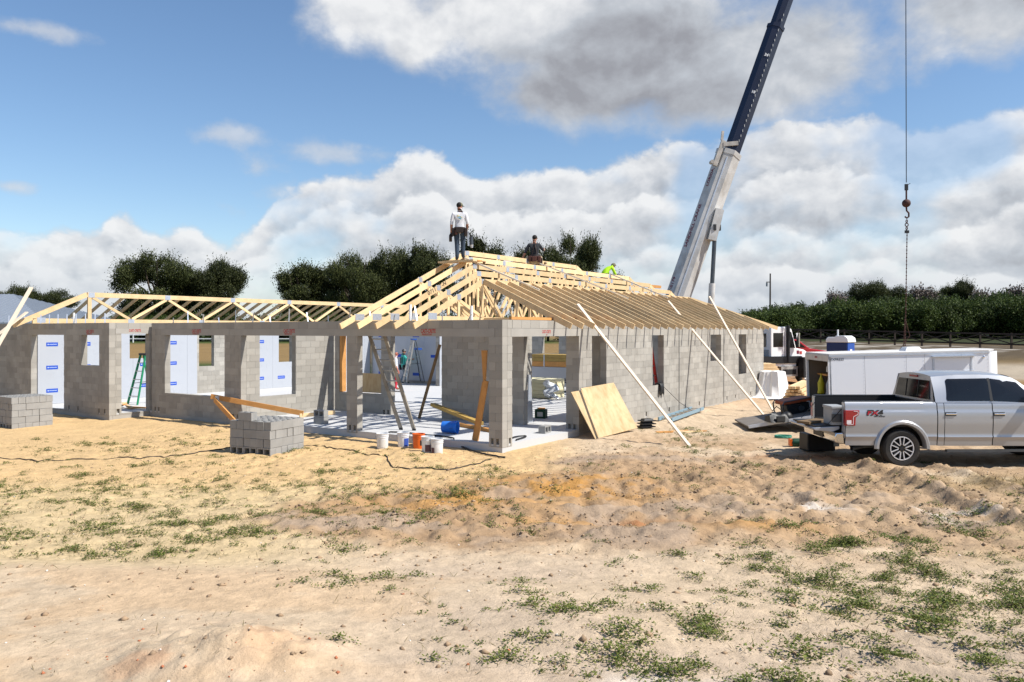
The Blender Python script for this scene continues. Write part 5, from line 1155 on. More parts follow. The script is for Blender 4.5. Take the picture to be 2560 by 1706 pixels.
def window(poly, sg, off, r=0.05):
    q = rounded([(x, y * 0.5) for x, y in poly], r); n = len(q); cx = sum(a[0] for a in q) / n; cy = sum(a[1] for a in q) / n; m = MB(); rows = []
    for f in (1.0, 0.75, 0.5, 0.25, 0.02): rows.append([side_pt(cx + (x - cx) * f, (cy + (y - cy) * f) / 0.5, sg, off) for x, y in q + q[:1]])
    m.grid(rows); return m
for sg in (-1, 1):
    window([(0.985, 0.06), (1.95, 0.06), (1.95, 0.87), (1.03, 0.87)], sg, 0.008).build('window', M_glass, d1); window([(1.965, 0.06), (3.02, 0.06), (2.62, 0.86), (1.965, 0.87)], sg, 0.008).build('window', M_glass, d2)
    MB().bar(side_pt(1.957, 0.05, sg, 0.012), side_pt(1.957, 0.88, sg, 0.012), 0.06, 0.004, up=(0, 1, 0)).build('window_post', M_black, d2)
for d_, x in ((d1, 1.05), (d2, 2.10)):
    for sg in (-1, 1):
        hb = MB(); hb.box((x, sg * 1.012, 1.155), (0.235, 0.03, 0.038)); bevel(hb.build('handle', M_chrome, d_), 0.012)
        bevel(MB().box((x, sg * 0.9965, 1.15), (0.24, 0.006, 0.09)).build('handle_recess', M_steel, d_), 0.002)
for sg in (-1, 1):
    bevel(MB().box((2.86, sg * 1.16, 1.50), (0.16, 0.24, 0.24)).build('mirror', M_chrome, truck), 0.03); MB().bar((2.9, sg * 0.95, 1.42), (2.88, sg * 1.06, 1.44), 0.04, 0.05).build('mirror_arm', M_black, truck)
    MB().bb((0.95, sg * 0.94, 0.34), (3.05, sg * 1.03, 0.385)).build('running_board', M_steel, truck)
    MB().cyl((2.72, sg * 0.985, 1.28), (2.72, sg * 0.988, 1.28), 0.02, n=12).build('badge', M_chrome, truck)
hood = [[(x, t_ * (0.93 - 0.12 * max(0, x - 4.1)), 1.365 - 0.05 * (x - 3.1) - 0.10 * max(0, x - 4.3) + 0.05 * (1 - t_ ** 4)) for t_ in lin(-1, 1, 12)] for x in lin(3.12, 4.52, 12)]
auto(MB().grid(hood).build('hood', M_silver, truck), 40)
bevel(MB().bb((4.46, -0.9, 0.70), (4.58, 0.9, 1.22)).build('grille', M_black, truck), 0.03); bevel(MB().bb((4.46, -0.96, 0.42), (4.72, 0.96, 0.70)).build('front_bumper', M_chrome, truck), 0.05)
for sg in (-1, 1): bevel(MB().bb((4.35, sg * 0.62, 0.85), (4.60, sg * 0.955, 1.18)).build('headlight', M_glass, truck), 0.03)
# lettering on the bed side
M_txt = mat('badge_black', (0.02, 0.02, 0.022), 0.5); M_txr = mat('badge_red', (0.40, 0.015, 0.03), 0.5)
text('FX4', 0.155, M_txt, truck, frame((-0.78, -1.001, 1.125), (1, 0, 0), (0, 0.0, 1)), bold=0.010, shear=0.12, sx=1.35)
text('F X', 0.10, M_txr, truck, frame((-0.762, -1.006, 1.142), (1, 0, 0), (0, 0.0, 1)), bold=0.006, shear=0.12, sx=1.5)
text('OFF ROAD', 0.036, M_txt, truck, frame((-0.62, -1.001, 1.088), (1, 0, 0), (0, 0.0, 1)), bold=0.002, sx=1.4)
# things on the tailgate and beneath it
o = thing('cooler', 'grey cooler box standing in the open tailgate of the pickup', 'cooler', (TX - 1.28, TY - 0.50, TZ + 0.87), 0)
bevel(MB().box((0, 0, 0.19), (0.30, 0.48, 0.36)).build('cooler_body', M_greyp, o), 0.02); bevel(MB().box((0, 0, 0.395), (0.33, 0.51, 0.07)).build('lid', M_greyp, o), 0.02); MB().bb((-0.16, -0.262, 0.08), (0.16, -0.255, 0.26)).build('handle', M_steel, o)
prop('plank', 'weathered plank lying across the lowered tailgate', 'plank', (TX - 1.90, TY - 0.30, TZ + 0.89), (TX - 1.30, TY + 0.15, TZ + 0.90), 0.32, 0.05, M_old_wood)
o = thing('tool_case', 'black tool case on the sand under the tailgate', 'tool case', (7.42, 19.55, G(7.42, 19.55)), 0.15)
bevel(MB().box((0, 0, 0.22), (0.72, 0.42, 0.42)).build('case', M_black, o), 0.03); MB().box((0, -0.22, 0.36), (0.2, 0.03, 0.05)).build('handle', M_steel, o); MB().bb((0.30, -0.235, 0.12), (0.44, -0.228, 0.3)).build('label', M_labw, o)
o = thing('gas_cylinder', 'dark green cylinder lettered in white lying behind the pickup bumper', 'gas cylinder', (7.45, 20.05, G(7.45, 20.05) + 0.10), R(-3))
auto(MB().lathe([(0, -0.52), (0.05, -0.52), (0.09, -0.47), (0.10, -0.42), (0.10, 0.38), (0.085, 0.45), (0.03, 0.50), (0.03, 0.56), (0, 0.56)], 18, ax='x').build('cylinder', M_green, o), 40)
text('RC', 0.12, M_white, o, frame((0.12, -0.103, -0.04), (1, 0, 0), (0, 0, 1)), bold=0.004); MB().box((-0.5, 0, 0), (0.06, 0.16, 0.16)).build('valve_guard', M_orange, o)
hs2 = [(0.22 * math.cos(a * 0.5) * (1 + 0.06 * math.sin(a * 3)), 0.16 * math.sin(a * 0.5), 0.025 + 0.012 * (a // 12.5)) for a in range(0, 50)]
tag(MB().tube(hs2, 0.016, 6).build('hose_coil', mat('teal_hose', (0.03, 0.22, 0.15), 0.5), None, loc=(7.25, 21.5, G(7.25, 21.5))), 'teal hose coiled on the sand in front of the trailer ramp', 'hose')
# ================================================================== cargo trailer
tr_ = thing('cargo_trailer', 'white enclosed cargo trailer with its rear ramp door lowered', 'trailer', (9.05, 22.8, 0), R(-4))
tr_.rotation_euler = Euler((0, R(-1.6), R(-4)))
LT, WTR, ZF, ZTP = 4.36, 2.2, 0.50, 2.20
seams = [0, 0.98, 2.12, 2.62, 3.62, 4.36]
for a, b_ in zip(seams, seams[1:]):
    MB().bb((a + 0.004, 0.0, ZF), (b_ - 0.004, 0.03, ZTP - 0.06)).build('side_panel', M_trailer, tr_)
    rv = MB()
    for k in range(15): rv.box((b_ - 0.03, -0.003, ZF + 0.1 + k * 0.105), (0.012, 0.006, 0.012))
    rv.build('rivets', M_plate, tr_)
MB().bb((0, WTR - 0.03, ZF), (LT, WTR, ZTP)).build('far_side', M_trailer, tr_)
MB().bb((0.05, 0.032, ZF + 0.05), (LT, 0.05, ZTP - 0.1)).build('inner_lining', mat('lining_ply', (0.16, 0.13, 0.10), 0.9), tr_); MB().bb((0.05, WTR - 0.05, ZF + 0.05), (LT, WTR - 0.033, ZTP - 0.1)).build('inner_lining', MATS['lining_ply'], tr_)
MB().bb((0, 0, ZF - 0.12), (LT, WTR, ZF)).build('floor', M_steel, tr_)
rf = MB(); nose = [(0, -0.012), (LT, -0.012), (LT + 0.42, 0.55), (LT + 0.55, 1.1), (LT + 0.42, 1.65), (LT, WTR + 0.012), (0, WTR + 0.012)]
rf.prism(nose, ZTP - 0.02, ZTP + 0.02, lambda x, y, t: (x, y, t)); rf.build('roof', mat('trailer_roof', (0.62, 0.60, 0.57), 0.5, dirt=(0.42, 0.37, 0.32), dscale=0.8, damt=0.4), tr_)
rail = MB(); rail.bb((-0.005, -0.02, ZTP - 0.065), (LT + 0.02, 0.028, ZTP - 0.022)); rail.build('roof_rail', M_plate, tr_)
ns = MB(); cur = [(LT, 0.0)] + [(LT + 0.55 * math.sin(a), 1.1 - 1.1 * math.cos(a)) for a in lin(0.15, math.pi - 0.15, 12)] + [(LT, WTR)]
ns.grid([[(x, y, z) for x, y in cur] for z in (ZF, ZTP - 0.02)]); auto(ns.build('nose', M_trailer, tr_), 50)
for y_ in (0.0, WTR - 0.07): MB().bb((-0.02, y_, ZF), (0.05, y_ + 0.07, ZTP - 0.03)).build('door_post', M_trailer, tr_)
hd = MB().bb((-0.03, 0.0, ZTP - 0.20), (0.05, WTR, ZTP - 0.022)).build('door_header', mat('dirty_white', (0.50, 0.47, 0.43), 0.6, var=0.15), tr_); MB().box((-0.035, WTR / 2, ZTP - 0.1), (0.01, 0.22, 0.06)).build('lamp', M_tail, hd)
dr = MB().bb((2.88, -0.012, ZF + 0.15), (3.86, -0.001, 2.02)).build('side_door', M_trailer, tr_)
MB().bb((2.80, -0.11, 2.06), (3.98, -0.005, 2.085)).build('door_awning', M_plate, dr)
for x in (2.86, 3.88): MB().bb((x - 0.022, -0.024, ZF + 0.15), (x + 0.022, -0.001, 2.03)).build('door_trim', M_plate, dr)
MB().bb((3.70, -0.05, 1.60), (3.93, -0.014, 1.66)).build('latch', M_chrome, dr); MB().ell((2.90, -0.03, 1.60), (0.05, 0.03, 0.05)).build('hinge', M_chrome, dr)
MB().ell((4.22, -0.02, 2.03), (0.04, 0.025, 0.035)).build('marker_lamp', M_chrome, tr_)
bevel(MB().box((2.7, 1.1, ZTP + 0.07), (0.5, 0.5, 0.12), taper=0.7).build('roof_hatch', M_white, tr_), 0.01)
text('EXPRESS', 0.105, mat('charcoal_print', (0.05, 0.05, 0.055), 0.6), tr_, frame((0.03, -0.004, 2.02), (1, 0, 0), (0, 0, 1)), shear=0.15, bold=0.001, sx=0.95)
for k, x in enumerate((1.95, 2.75)):
    for y_ in (0.12, WTR - 0.12): auto(MB().lathe([(0.0, -0.09), (0.30, -0.09), (0.33, -0.05), (0.33, 0.05), (0.30, 0.09), (0, 0.09)], 24, c=(x, y_, 0.33), ax='y').build('wheel', M_rubber, tr_), 40)
MB().bar((LT + 0.4, 1.1, ZF - 0.06), (LT + 1.5, 1.1, ZF - 0.06), 0.1, 0.1).build('drawbar', M_steel, tr_); MB().cyl((LT + 1.1, 1.1, -0.05 + 0.12), (LT + 1.1, 1.1, 0.5), 0.04, n=8).build('jack_stand', M_steel, tr_)
rp = MB(); rp.bar((-0.03, WTR / 2, ZF - 0.02), (-2.25, WTR / 2, 0.16), WTR - 0.12, 0.05); rp.build('ramp', mat('ramp_ply', (0.17, 0.15, 0.13), 0.8, var=0.2, dirt=(0.16, 0.13, 0.1), dscale=2, damt=0.5), tr_)
MB().bar((-0.1, 0.05, ZF - 0.0), (-2.28, 0.05, 0.19), 0.05, 0.08).build('ramp_edge', M_plate, tr_)
sh = MB().bb((0.3, 1.2, 1.52), (1.6, 2.14, 1.56)).build('shelf', M_pine2, tr_)
def bag(label, loc, m, s):
    o = thing('hanging_bag', label, 'bag', loc, R(10), 'plastic bags hanging inside the trailer')
    pr = [(0.012, 0.0), (0.03, -0.08), (0.075, -0.25), (0.10, -0.42), (0.085, -0.52), (0.0, -0.56)]
    b_ = MB().lathe([(r * s, z * s) for r, z in pr], 10); b_.v = [(x * (1 + 0.25 * math.sin(z * 17)), y * (0.8 + 0.2 * math.cos(z * 23)), z) for x, y, z in b_.v]; auto(b_.build('bag', m, o), 60); return o
bag('yellow plastic bag hanging from the shelf inside the trailer', (9.40, 24.45, 1.58), M_yellow, 1.15); bag('grey plastic bag hanging beside the yellow one in the trailer', (9.42, 23.85, 1.58), M_greybag, 1.15)
for k, (y_, m_) in enumerate(((24.3, M_white), (24.0, M_redl), (23.8, M_labw))):
    tag(MB().lathe([(0, 0), (0.05, 0), (0.05, 0.15), (0.02, 0.19), (0.02, 0.23), (0, 0.23)], 10).build('bottle', m_, None, loc=(9.55, y_, 1.63)), ('white bottle', 'red canister', 'pale bottle')[k] + ' standing on the trailer shelf', 'bottle')
M_leather_bag = mat('black_canvas', (0.02, 0.02, 0.02), 0.8)
# bag, generator, lumber and wrap around the ramp
o = thing('tool_bag', 'black canvas tool bag lying on the trailer ramp', 'tool bag', (7.55, 22.95, 0.22), 0.2)
b1 = MB(); gr = []
for i in range(9):
    a_ = i / 8; gr.append([((a_ - 0.5) * 0.56 * (1 + 0.05 * math.sin(5 * q)), math.cos(math.pi * q / 10) * (0.19 - 0.05 * math.sin(math.pi * a_) * math.sin(q)), (0.06 + math.sin(math.pi * q / 10) * (0.26 + 0.05 * math.sin(a_ * 9 + q) - 0.10 * abs(a_ - 0.5)))) for q in range(11)])
b1.grid(gr); b1.add(gr[0], [tuple(range(11))]); b1.add(gr[-1], [tuple(range(11))]); auto(b1.build('bag', M_black, o), 50)
for y_ in (-0.16, 0.14): bevel(MB().box((0.02, y_ * 1.25, 0.16), (0.26, 0.06, 0.16)).build('pocket', M_leather_bag, o), 0.012)
b2 = MB().ell((0.42, 0.15, 0.16), (0.17, 0.15, 0.17), 12, 8); b2.build('pouch', M_black, o, True); MB().tube([(-0.12, 0, 0.38), (0, 0, 0.50), (0.14, 0, 0.40)], 0.015, 6).build('handle', M_rubber, o)
o = thing('generator', 'portable generator with a rusty orange top in a black tube frame by the ramp', 'generator', (8.55, 24.25, 0.30), R(8)); o.rotation_euler = (0, R(-9), R(8)); o.scale = (1.0, 1.0, 0.74)
bevel(MB().box((0, 0, 0.66), (0.92, 0.55, 0.16)).build('fuel_tank', mat('rust_orange', (0.32, 0.07, 0.025), 0.55, var=0.15), o), 0.04); bevel(MB().box((0.02, 0, 0.34), (0.72, 0.46, 0.42)).build('engine', M_black, o), 0.03)
for y_ in (-0.31, 0.31): MB().tube([(-0.5, y_, 0.06), (-0.5, y_, 0.62), (-0.44, y_, 0.72), (0.44, y_, 0.72), (0.5, y_, 0.62), (0.5, y_, 0.06), (0.44, y_, 0.0), (-0.44, y_, 0.0), (-0.5, y_, 0.06)], 0.022, 8).build('frame_tube', M_steel, o)
MB().cyl((0.1, -0.24, 0.35), (0.1, -0.27, 0.35), 0.1, n=16).build('recoil_cover', M_steel, o)
o = thing('lumber_pile', 'loose pile of pale boards behind the generator', 'lumber pile', (12.0, 33.6, 0.0), R(64))
for k in range(5):
    for j in range(7 - k): MB().bar((-2.0 + random.uniform(-.15, .15), -0.5 + 0.15 * j + 0.08 * k, 0.07 + 0.14 * k), (1.9 + random.uniform(-.15, .15), -0.55 + 0.15 * j + 0.07 * k, 0.07 + 0.14 * k + (0.03 if k else 0)), 0.14, 0.10).build('board', M_pine, o)
o = thing('lumber_bundle', 'strapped bundle of yellow boards at the far corner of the house', 'lumber bundle', (13.05, 40.0, 0.0), R(5))
for k in range(4):
    for j in range(6): MB().bb((-4.0, -0.6 + 0.2 * j, 0.80 + 0.12 * k), (0.0 + random.uniform(-0.1, 0.05) - 0.05 * k, -0.41 + 0.2 * j, 0.91 + 0.12 * k)).build('board', M_pine, o)
for x in (-3.4, -0.9): MB().bb((x, -0.6, 0.0), (x + 0.3, 0.6, 0.79)).build('support', M_old_wood, o)
o = thing('wrapped_pallet', 'pallet load draped in white plastic at the far end of the right wall', 'wrapped pallet', (11.3, 34.9, 0.0), HRZ)
MB().bb((-0.33, -0.33, 0), (0.33, 0.33, 1.08)).build('load', M_pine, o)
rows = []
for k, (z, e_) in enumerate(((1.13, 0.0), (1.13, 0.40), (1.12, 0.45), (0.8, 0.50), (0.5, 0.55), (0.25, 0.62), (0.08, 0.74), (0.03, 1.0))):
    row = []
    for q in range(49):
        a = 2 * math.pi * q / 48; c_, s_ = math.cos(a), math.sin(a); mx_ = max(abs(c_), abs(s_)); fo = 1 + (0.09 * math.sin(a * 7 + k * 0.4) + 0.05 * math.sin(a * 17)) * min(1, k / 3)
        row.append((c_ / mx_ ** 0.8 * e_ * fo * (1.3 if (k == 7 and c_ < 0) else 1), s_ / mx_ ** 0.8 * e_ * fo, z - (0.02 * math.sin(a * 5) if k < 3 else 0)))
    rows.append(row)
auto(MB().grid(rows).build('plastic_wrap', M_tarp, o), 28)
# ================================================================== crane truck
ct = thing('crane_truck', 'white crane truck behind the house with its white and navy boom raised', 'crane truck', (15.5, 44.7, G(15.5, 44.7)), R(23))
cab = MB(); cp = [(-2.35, 0.95), (-0.62, 0.95), (-0.62, 1.9), (-0.95, 2.95), (-1.15, 3.08), (-2.25, 3.08), (-2.35, 2.95)]
cab.prism(cp, -1.12, 1.12, lambda x, y, t: (x, t, y)); bevel(cab.build('cab', M_white, ct), 0.06)
hd_ = MB(); hp_ = [(-0.62, 1.2), (-0.62, 1.95), (0.0, 1.85), (0.42, 1.62), (0.60, 1.2), (0.62, 0.9), (0.50, 0.9), (0.45, 1.15), (-0.45, 1.15)]
hd_.prism(hp_, -1.0, 1.0, lambda x, y, t: (x, t, y)); bevel(hd_.build('hood', M_white, ct), 0.06)
for sg in (-1, 1):
    MB().prism([(-1.05, 1.95), (-0.72, 1.95), (-0.98, 2.8), (-1.30, 2.85), (-1.32, 1.95)], 1.122, 1.13, lambda x, y, t: (x, sg * t, y)).build('door_window', M_glass, ct); MB().prism([(-2.2, 2.0), (-1.55, 2.0), (-1.55, 2.75), (-2.2, 2.75)], 1.122, 1.13, lambda x, y, t: (x, sg * t, y)).build('rear_window', M_glass, ct)
    fl_ = [[(0.62 * math.cos(R(a)) * q, sg * y_, 0.56 + 0.66 * math.sin(R(a)) * q) for a in lin(10, 170, 16)] for q, y_ in ((1.0, 0.9), (1.0, 1.15), (1.12, 1.15), (1.14, 0.9))]
    auto(MB().grid(fl_).build('fender', M_black, ct), 50)
    MB().bb((-0.74, sg * 1.25, 2.0), (-0.66, sg * 1.42, 2.75)).build('mirror', M_chrome, ct); MB().bar((-0.7, sg * 1.1, 2.7), (-0.7, sg * 1.4, 2.72), 0.03, 0.03).build('mirror_arm', M_steel, ct)
    MB().box((-1.45, sg * 1.125, 1.95), (0.02, 0.01, 1.7)).build('door_seam', M_dark, ct)
MB().bb((-2.365, -0.75, 2.0), (-2.352, 0.75, 2.72)).build('back_window', M_glass, ct); [MB().bb((-2.37, y_, 1.25), (-2.352, y_ + 0.8, 1.85)).build('back_panel', M_greyp, ct) for y_ in (-0.95, 0.15)]
MB().prism([(-0.66, 1.98), (-0.60, 1.98), (-0.94, 2.88), (-0.985, 2.88)], -1.0, 1.0, lambda x, y, t: (x, t, y)).build('windshield', M_glass, ct)
MB().bb((-0.5, -1.012, 1.62), (-0.34, -1.002, 1.80)).build('red_print', M_crane_red, ct); MB().bb((-0.30, -1.012, 1.60), (-0.14, -1.002, 1.76)).build('red_print', M_red, ct); MB().bb((-0.5, -1.012, 1.42), (-0.15, -1.002, 1.50)).build('blue_print', M_labb, ct)
MB().bb((0.58, -0.9, 0.95), (0.66, 0.9, 1.5)).build('grille', M_chrome, ct); MB().bb((0.6, -1.1, 0.55), (0.75, 1.1, 0.85)).build('bumper', M_chrome, ct)
for x in (0.0, -7.4, -8.75):
    for sg in (-1, 1):
        w_ = thing_part('wheel', ct, (x, sg * 1.0, 0.53)); auto(MB().lathe([(0.30, -0.14), (0.46, -0.15), (0.53, -0.11), (0.53, 0.11), (0.46, 0.15), (0.30, 0.14)], 32, ax='y').build('tyre', M_rubber, w_), 35)
        pr = [(0.30, -0.13), (0.27, -0.13), (0.24, -0.06), (0.13, -0.03), (0.11, -0.12), (0.0, -0.13)]; m_ = MB().lathe(pr, 24, ax='y'); m_.v = [(a, b_ if sg < 0 else -b_, c_) for a, b_, c_ in m_.v]; auto(m_.build('rim', M_wheel, w_), 30)
        hl = MB()
        for k in range(8): hl.cyl((0.19 * math.cos(k * .785), sg * 0.035, 0.19 * math.sin(k * .785)), (0.19 * math.cos(k * .785), sg * 0.058, 0.19 * math.sin(k * .785)), 0.035, n=8)
        hl.build('rim_hole_shade', M_dark, w_)  # dark plugs on the closed rim imitate the shade inside wheel holes
MB().bb((-10.0, -0.5, 0.75), (0.4, 0.5, 1.0)).build('chassis_rail', M_black, ct); MB().bb((-10.1, -1.2, 1.12), (-0.30, 1.2, 1.50)).build('deck', M_black, ct)
MB().cyl((-2.15 + 0.9, -1.18, 1.2), (-1.25, -1.18, 3.15), 0.10, n=12).build('exhaust_stack', M_black, ct)
sb = MB().bb((-1.75, -1.22, 0.42), (-0.62, -0.7, 0.95)).build('step_box', M_alu, ct); MB().bb((-1.65, -1.226, 0.52), (-0.74, -1.221, 0.80)).build('step_shade_plate', M_dark, sb)  # dark plate on the solid box imitates the shade of an opening
for x in (-0.42, -5.4):
    for sg in (-1, 1):
        og = MB().bb((x - 0.16, sg * 1.24, 0.35), (x + 0.12, sg * 1.62, 1.45)).build('outrigger', M_black, ct); MB().cyl((x, sg * 1.42, 0.05), (x, sg * 1.42, 0.6), 0.07, n=10).build('jack_leg', M_chrome, og); MB().cyl((x, sg * 1.42, -0.02), (x, sg * 1.42, 0.06), 0.28, 0.2, 14).build('jack_pad', M_black, og)
tt = MB().cyl((-8.75, -0.2, 1.5), (-8.75, -0.2, 1.95), 0.8, n=24).build('turntable', M_steel, ct); MB().bb((-9.3, -0.9, 1.95), (-8.2, 0.9, 2.8)).build('operator_console', M_white, ct)
RI = Matrix.Rotation(R(-23), 3, 'Z'); CL = Vector((15.5, 44.7, 0)); WL = lambda x, y, z: RI @ (Vector((x, y, z)) - CL)     # boom swung across the truck's axis
BO = WL(7.57, 41.0, 2.0); BD = Vector((0.354, 0, 1)).normalized(); BA = RI @ Vector((BD.z, 0, -BD.x)); BD = RI @ BD; BB_ = RI @ Vector((0, -1, 0)); BK = 0.891
HEX = [(-0.70, -0.22), (-0.37, 0.42), (0.16, 0.52), (0.70, -0.05), (0.42, -0.62), (-0.5, -0.62)]
def boom_sec(l0, l1, sc, name, m, dx=0.0):
    fn = lambda a, b_, t: BO + BD * t + BA * ((a * sc + dx) * BK) + BB_ * (b_ * sc * BK); return MB().prism(HEX, l0, l1, fn).build(name, m, ct)
def LZ(z): return (2.87 + (z - 2.87) * BK - BO.z) / BD.z
J1 = LZ(13.1)
s1 = boom_sec(0, J1, 1.0, 'boom_section', M_crane); s2 = boom_sec(J1 - 0.5, LZ(20.4), 0.66, 'boom_section', M_navy, 0.12); s3 = boom_sec(LZ(20.4), LZ(31), 0.56, 'boom_section', M_navy, 0.14); s4 = boom_sec(LZ(31), LZ(40.5), 0.46, 'boom_section', M_navy, 0.14)
col = boom_sec(J1 - 0.22, J1 + 0.03, 1.05, 'boom_collar', M_crane); boom_sec(LZ(20.2), LZ(20.4), 0.72, 'boom_collar', M_navy, 0.12)
jx = lambda l, a, b_: BO + BD * l + BA * (a * BK) + BB_ * (b_ * BK)
hk = MB(); hk.bar(jx(J1 - 1.0, -0.60, 0.32), jx(J1 + 0.35, -0.60, 0.32), 0.16, 0.22); hk.bar(jx(J1 + 0.35, -0.70, 0.3), jx(J1 + 0.8, -0.82, 0.3), 0.1, 0.12); hk.bar(jx(J1 + 0.15, -0.55, 0.35), jx(J1 + 0.45, 0.2, 0.4), 0.16, 0.2); hk.cyl(jx(J1 - 0.9, -0.85, 0.25), jx(J1 - 0.9, -0.85, 0.6), 0.1, n=10)
hk.build('cable_guide', mat('dirty_crane_white', (0.42, 0.39, 0.35), 0.6, var=0.3, vscale=3), ct)
MB().bar(jx(1.0, -0.12, 0.475), jx(J1 - 0.4, -0.12, 0.475), 0.03, 0.06).build('edge_rail', M_plate, s1)
e1, e2 = jx(0, -0.70, -0.22), jx(0, -0.37, 0.42); fy = (e1 - e2).normalized(); fx = BD
nrm_ = fx.cross(fy)
def boom_text(body, size, l, k=0.25):
    p = jx(l, 0, 0) - jx(0, 0, 0); o_ = e2 + p - BO * 0 + fy * k * 0.72 - BD * 0; n_ = nrm_ * (0.006 if nrm_.dot(BB_) > 0 else -0.006)
    text(body, size, M_crane_red, s1, frame(o_ + n_, fx, fy), bold=0.008, shear=0.1)
boom_text('SANDHILL CRANE', 0.285, LZ(7.45), 0.45); boom_text('LORIDA, FL', 0.26, LZ(10.95), 0.45); boom_text('91-0179', 0.285, LZ(4.75), 0.45)
f1, f2 = jx(0, -0.70 * 0.66 + 0.12, -0.22 * 0.66), jx(0, -0.37 * 0.66 + 0.12, 0.42 * 0.66)
for l, tx in ((LZ(16.4), '18'), (LZ(18.5), '34')):
    c_ = jx(l, -0.37 * 0.66 + 0.12 + 0.08, 0.45 * 0.66 + 0.02); fx2 = (jx(0, 0.16, 0.52) - jx(0, -0.37, 0.42)).normalized(); text(tx, 0.20, M_white, s2, frame(c_, fx2, BD), bold=0.008)
for k in range(26): 
    l = J1 + 0.6 + k * 0.27; MB().box(jx(l, 0.16 * 0.66 + 0.12, 0.52 * 0.66 + 0.004), (0.03, 0.01, 0.12)).build('rivet_mark', M_greyp, s2)
bkt = MB().bar(jx(LZ(9.9), 0.45, 0.35), jx(LZ(8.2), 0.62, 0.35), 0.5, 0.42).build('cylinder_bracket', M_crane, ct); c1, c2 = WL(10.27, 40.65, 8.02), WL(9.92, 40.65, 1.6)
MB().box(c1 + Vector((0, 0, 0.05)), (0.42, 0.4, 0.30)).build('cylinder_pin', M_black, ct)
lc = MB().cyl(c1.lerp(c2, 0.0), c1.lerp(c2, 0.43), 0.105, n=14).build('lift_rod', M_steel, ct); MB().cyl(c1.lerp(c2, 0.43), c2, 0.16, n=16).build('lift_cylinder', M_crane, ct)
# hoist line, ball, chain
tip = jx(LZ(40.8), 0.1, 0.0); hx = 20.0
MB().box(WL(hx - 0.2, 41, 36.5), (0.9, 0.3, 0.5)).build('boom_head', M_navy, ct)
MB().cyl(WL(hx + 0.04, 41, 36.5), WL(hx + 0.11, 41, 10.43), 0.022, n=6).build('hoist_line', M_steel, ct)
hk = thing('hook_ball', 'rusty headache ball with chain slings hanging from the crane line', 'crane hook', (20.11, 41.0, 0.313)); hk.scale = (BK, BK, BK)
MB().ell((0, 0, 10.18), (0.235, 0.235, 0.235), 20, 14).build('ball', M_rust, hk, True); MB().cyl((0, 0, 10.4), (0, 0, 11.0), 0.05, n=8).build('swivel', M_rust, hk); MB().box((0.0, 0, 11.1), (0.16, 0.12, 0.35)).build('wedge_socket', M_black, hk); MB().bar((0, 0, 11.2), (0.22, 0, 11.32), 0.03, 0.03).build('keeper', M_black, hk)
MB().tube([(0, 0, 9.95), (0.02, 0, 9.75), (0.14, 0, 9.62), (0.14, 0, 9.42), (0.03, 0, 9.33), (-0.08, 0, 9.42)], 0.05, 8).build('hook', M_rust, hk)
for k in range(3): MB().lathe([(0.09, -0.03), (0.12, 0.0), (0.09, 0.03), (0.06, 0.0), (0.09, -0.03)], 12, c=(0, 0, 0), ax='y' if k % 2 else 'x').build('link', M_rust, hk, True, (0.02, 0, 9.15 - 0.2 * k))
MB().box((0.03, 0, 8.55), (0.22, 0.1, 0.16)).build('master_ring', M_black, hk)
cn = MB()
for k in range(64): z = 8.45 - k * 0.105; cn.ell((0.04 - 0.0018 * k, 0, z), (0.042 if k % 2 else 0.02, 0.02 if k % 2 else 0.042, 0.062), 6, 4)
cn.build('chain', M_rust, hk); 
for dx in (-0.1, 0.55): MB().tube([(-0.08, 0, 3.6), (-0.08 + dx * 0.5, 0, 2.6), (-0.08 + dx * (-1.2 if dx > 0 else 1), 0, 1.3)], 0.02, 5).build('tag_line', M_rust, hk)
# ================================================================== farther things
o = thing('portable_toilet', 'blue portable toilet with a white roof beyond the trailer', 'portable toilet', (19.35, 47.3, G(19.35, 47.3) + 0.22), R(-44))
MB().bb((-0.62, -0.56, 0.0), (0.56, 0.56, 1.98)).build('cabin', M_portable, o); MB().bb((0.562, -0.50, 0.08), (0.60, 0.50, 1.92)).build('door', M_portable2, o); MB().bb((0.602, -0.18, 1.1), (0.606, 0.12, 1.55)).build('notice', M_white, o)
rr_ = MB(); rr_.prism([(-0.66, 1.95), (-0.66, 2.12), (-0.55, 2.26), (-0.12, 2.26), (-0.08, 2.34), (0.42, 2.34), (0.62, 2.2), (0.66, 1.95)], -0.6, 0.6, lambda x, y, t: (x, t, y)); bevel(rr_.build('roof', M_white, o), 0.04); MB().cyl((-0.3, 0.3, 2.2), (-0.3, 0.3, 2.7), 0.05, n=8).build('vent_pipe', M_white, o)
o = thing('red_car', 'red car half hidden between the crane truck and the trailer', 'car', (19.9, 55.0, G(19.9, 55) + 0.08), R(-6))
rc = MB(); rc.prism([(-3.2, 0.5), (2.2, 0.5), (2.35, 0.8), (2.2, 1.12), (1.0, 1.30), (0.2, 1.42), (-0.55, 2.02), (-2.6, 2.08), (-3.0, 1.95), (-3.25, 1.2)], -0.95, 0.95, lambda x, y, t: (x, t, y)); bevel(rc.build('body', M_redcar, o), 0.06)
for sg in (-1, 1): MB().prism([(-0.05, 1.48), (-0.62, 1.93), (-1.35, 1.95), (-1.35, 1.45)], 0.951, 0.957, lambda x, y, t: (x, sg * t, y)).build('window', M_glass, o); MB().prism([(-1.45, 1.45), (-1.45, 1.95), (-2.5, 1.96), (-2.7, 1.45)], 0.951, 0.957, lambda x, y, t: (x, sg * t, y)).build('window', M_glass, o)
for x in (-2.2, 1.3):
    for sg in (-1, 1): auto(MB().lathe([(0, -0.1), (0.34, -0.1), (0.37, -0.06), (0.37, 0.06), (0.34, 0.1), (0, 0.1)], 20, c=(x, sg * 0.87, 0.37), ax='y').build('wheel', M_rubber, o), 40)
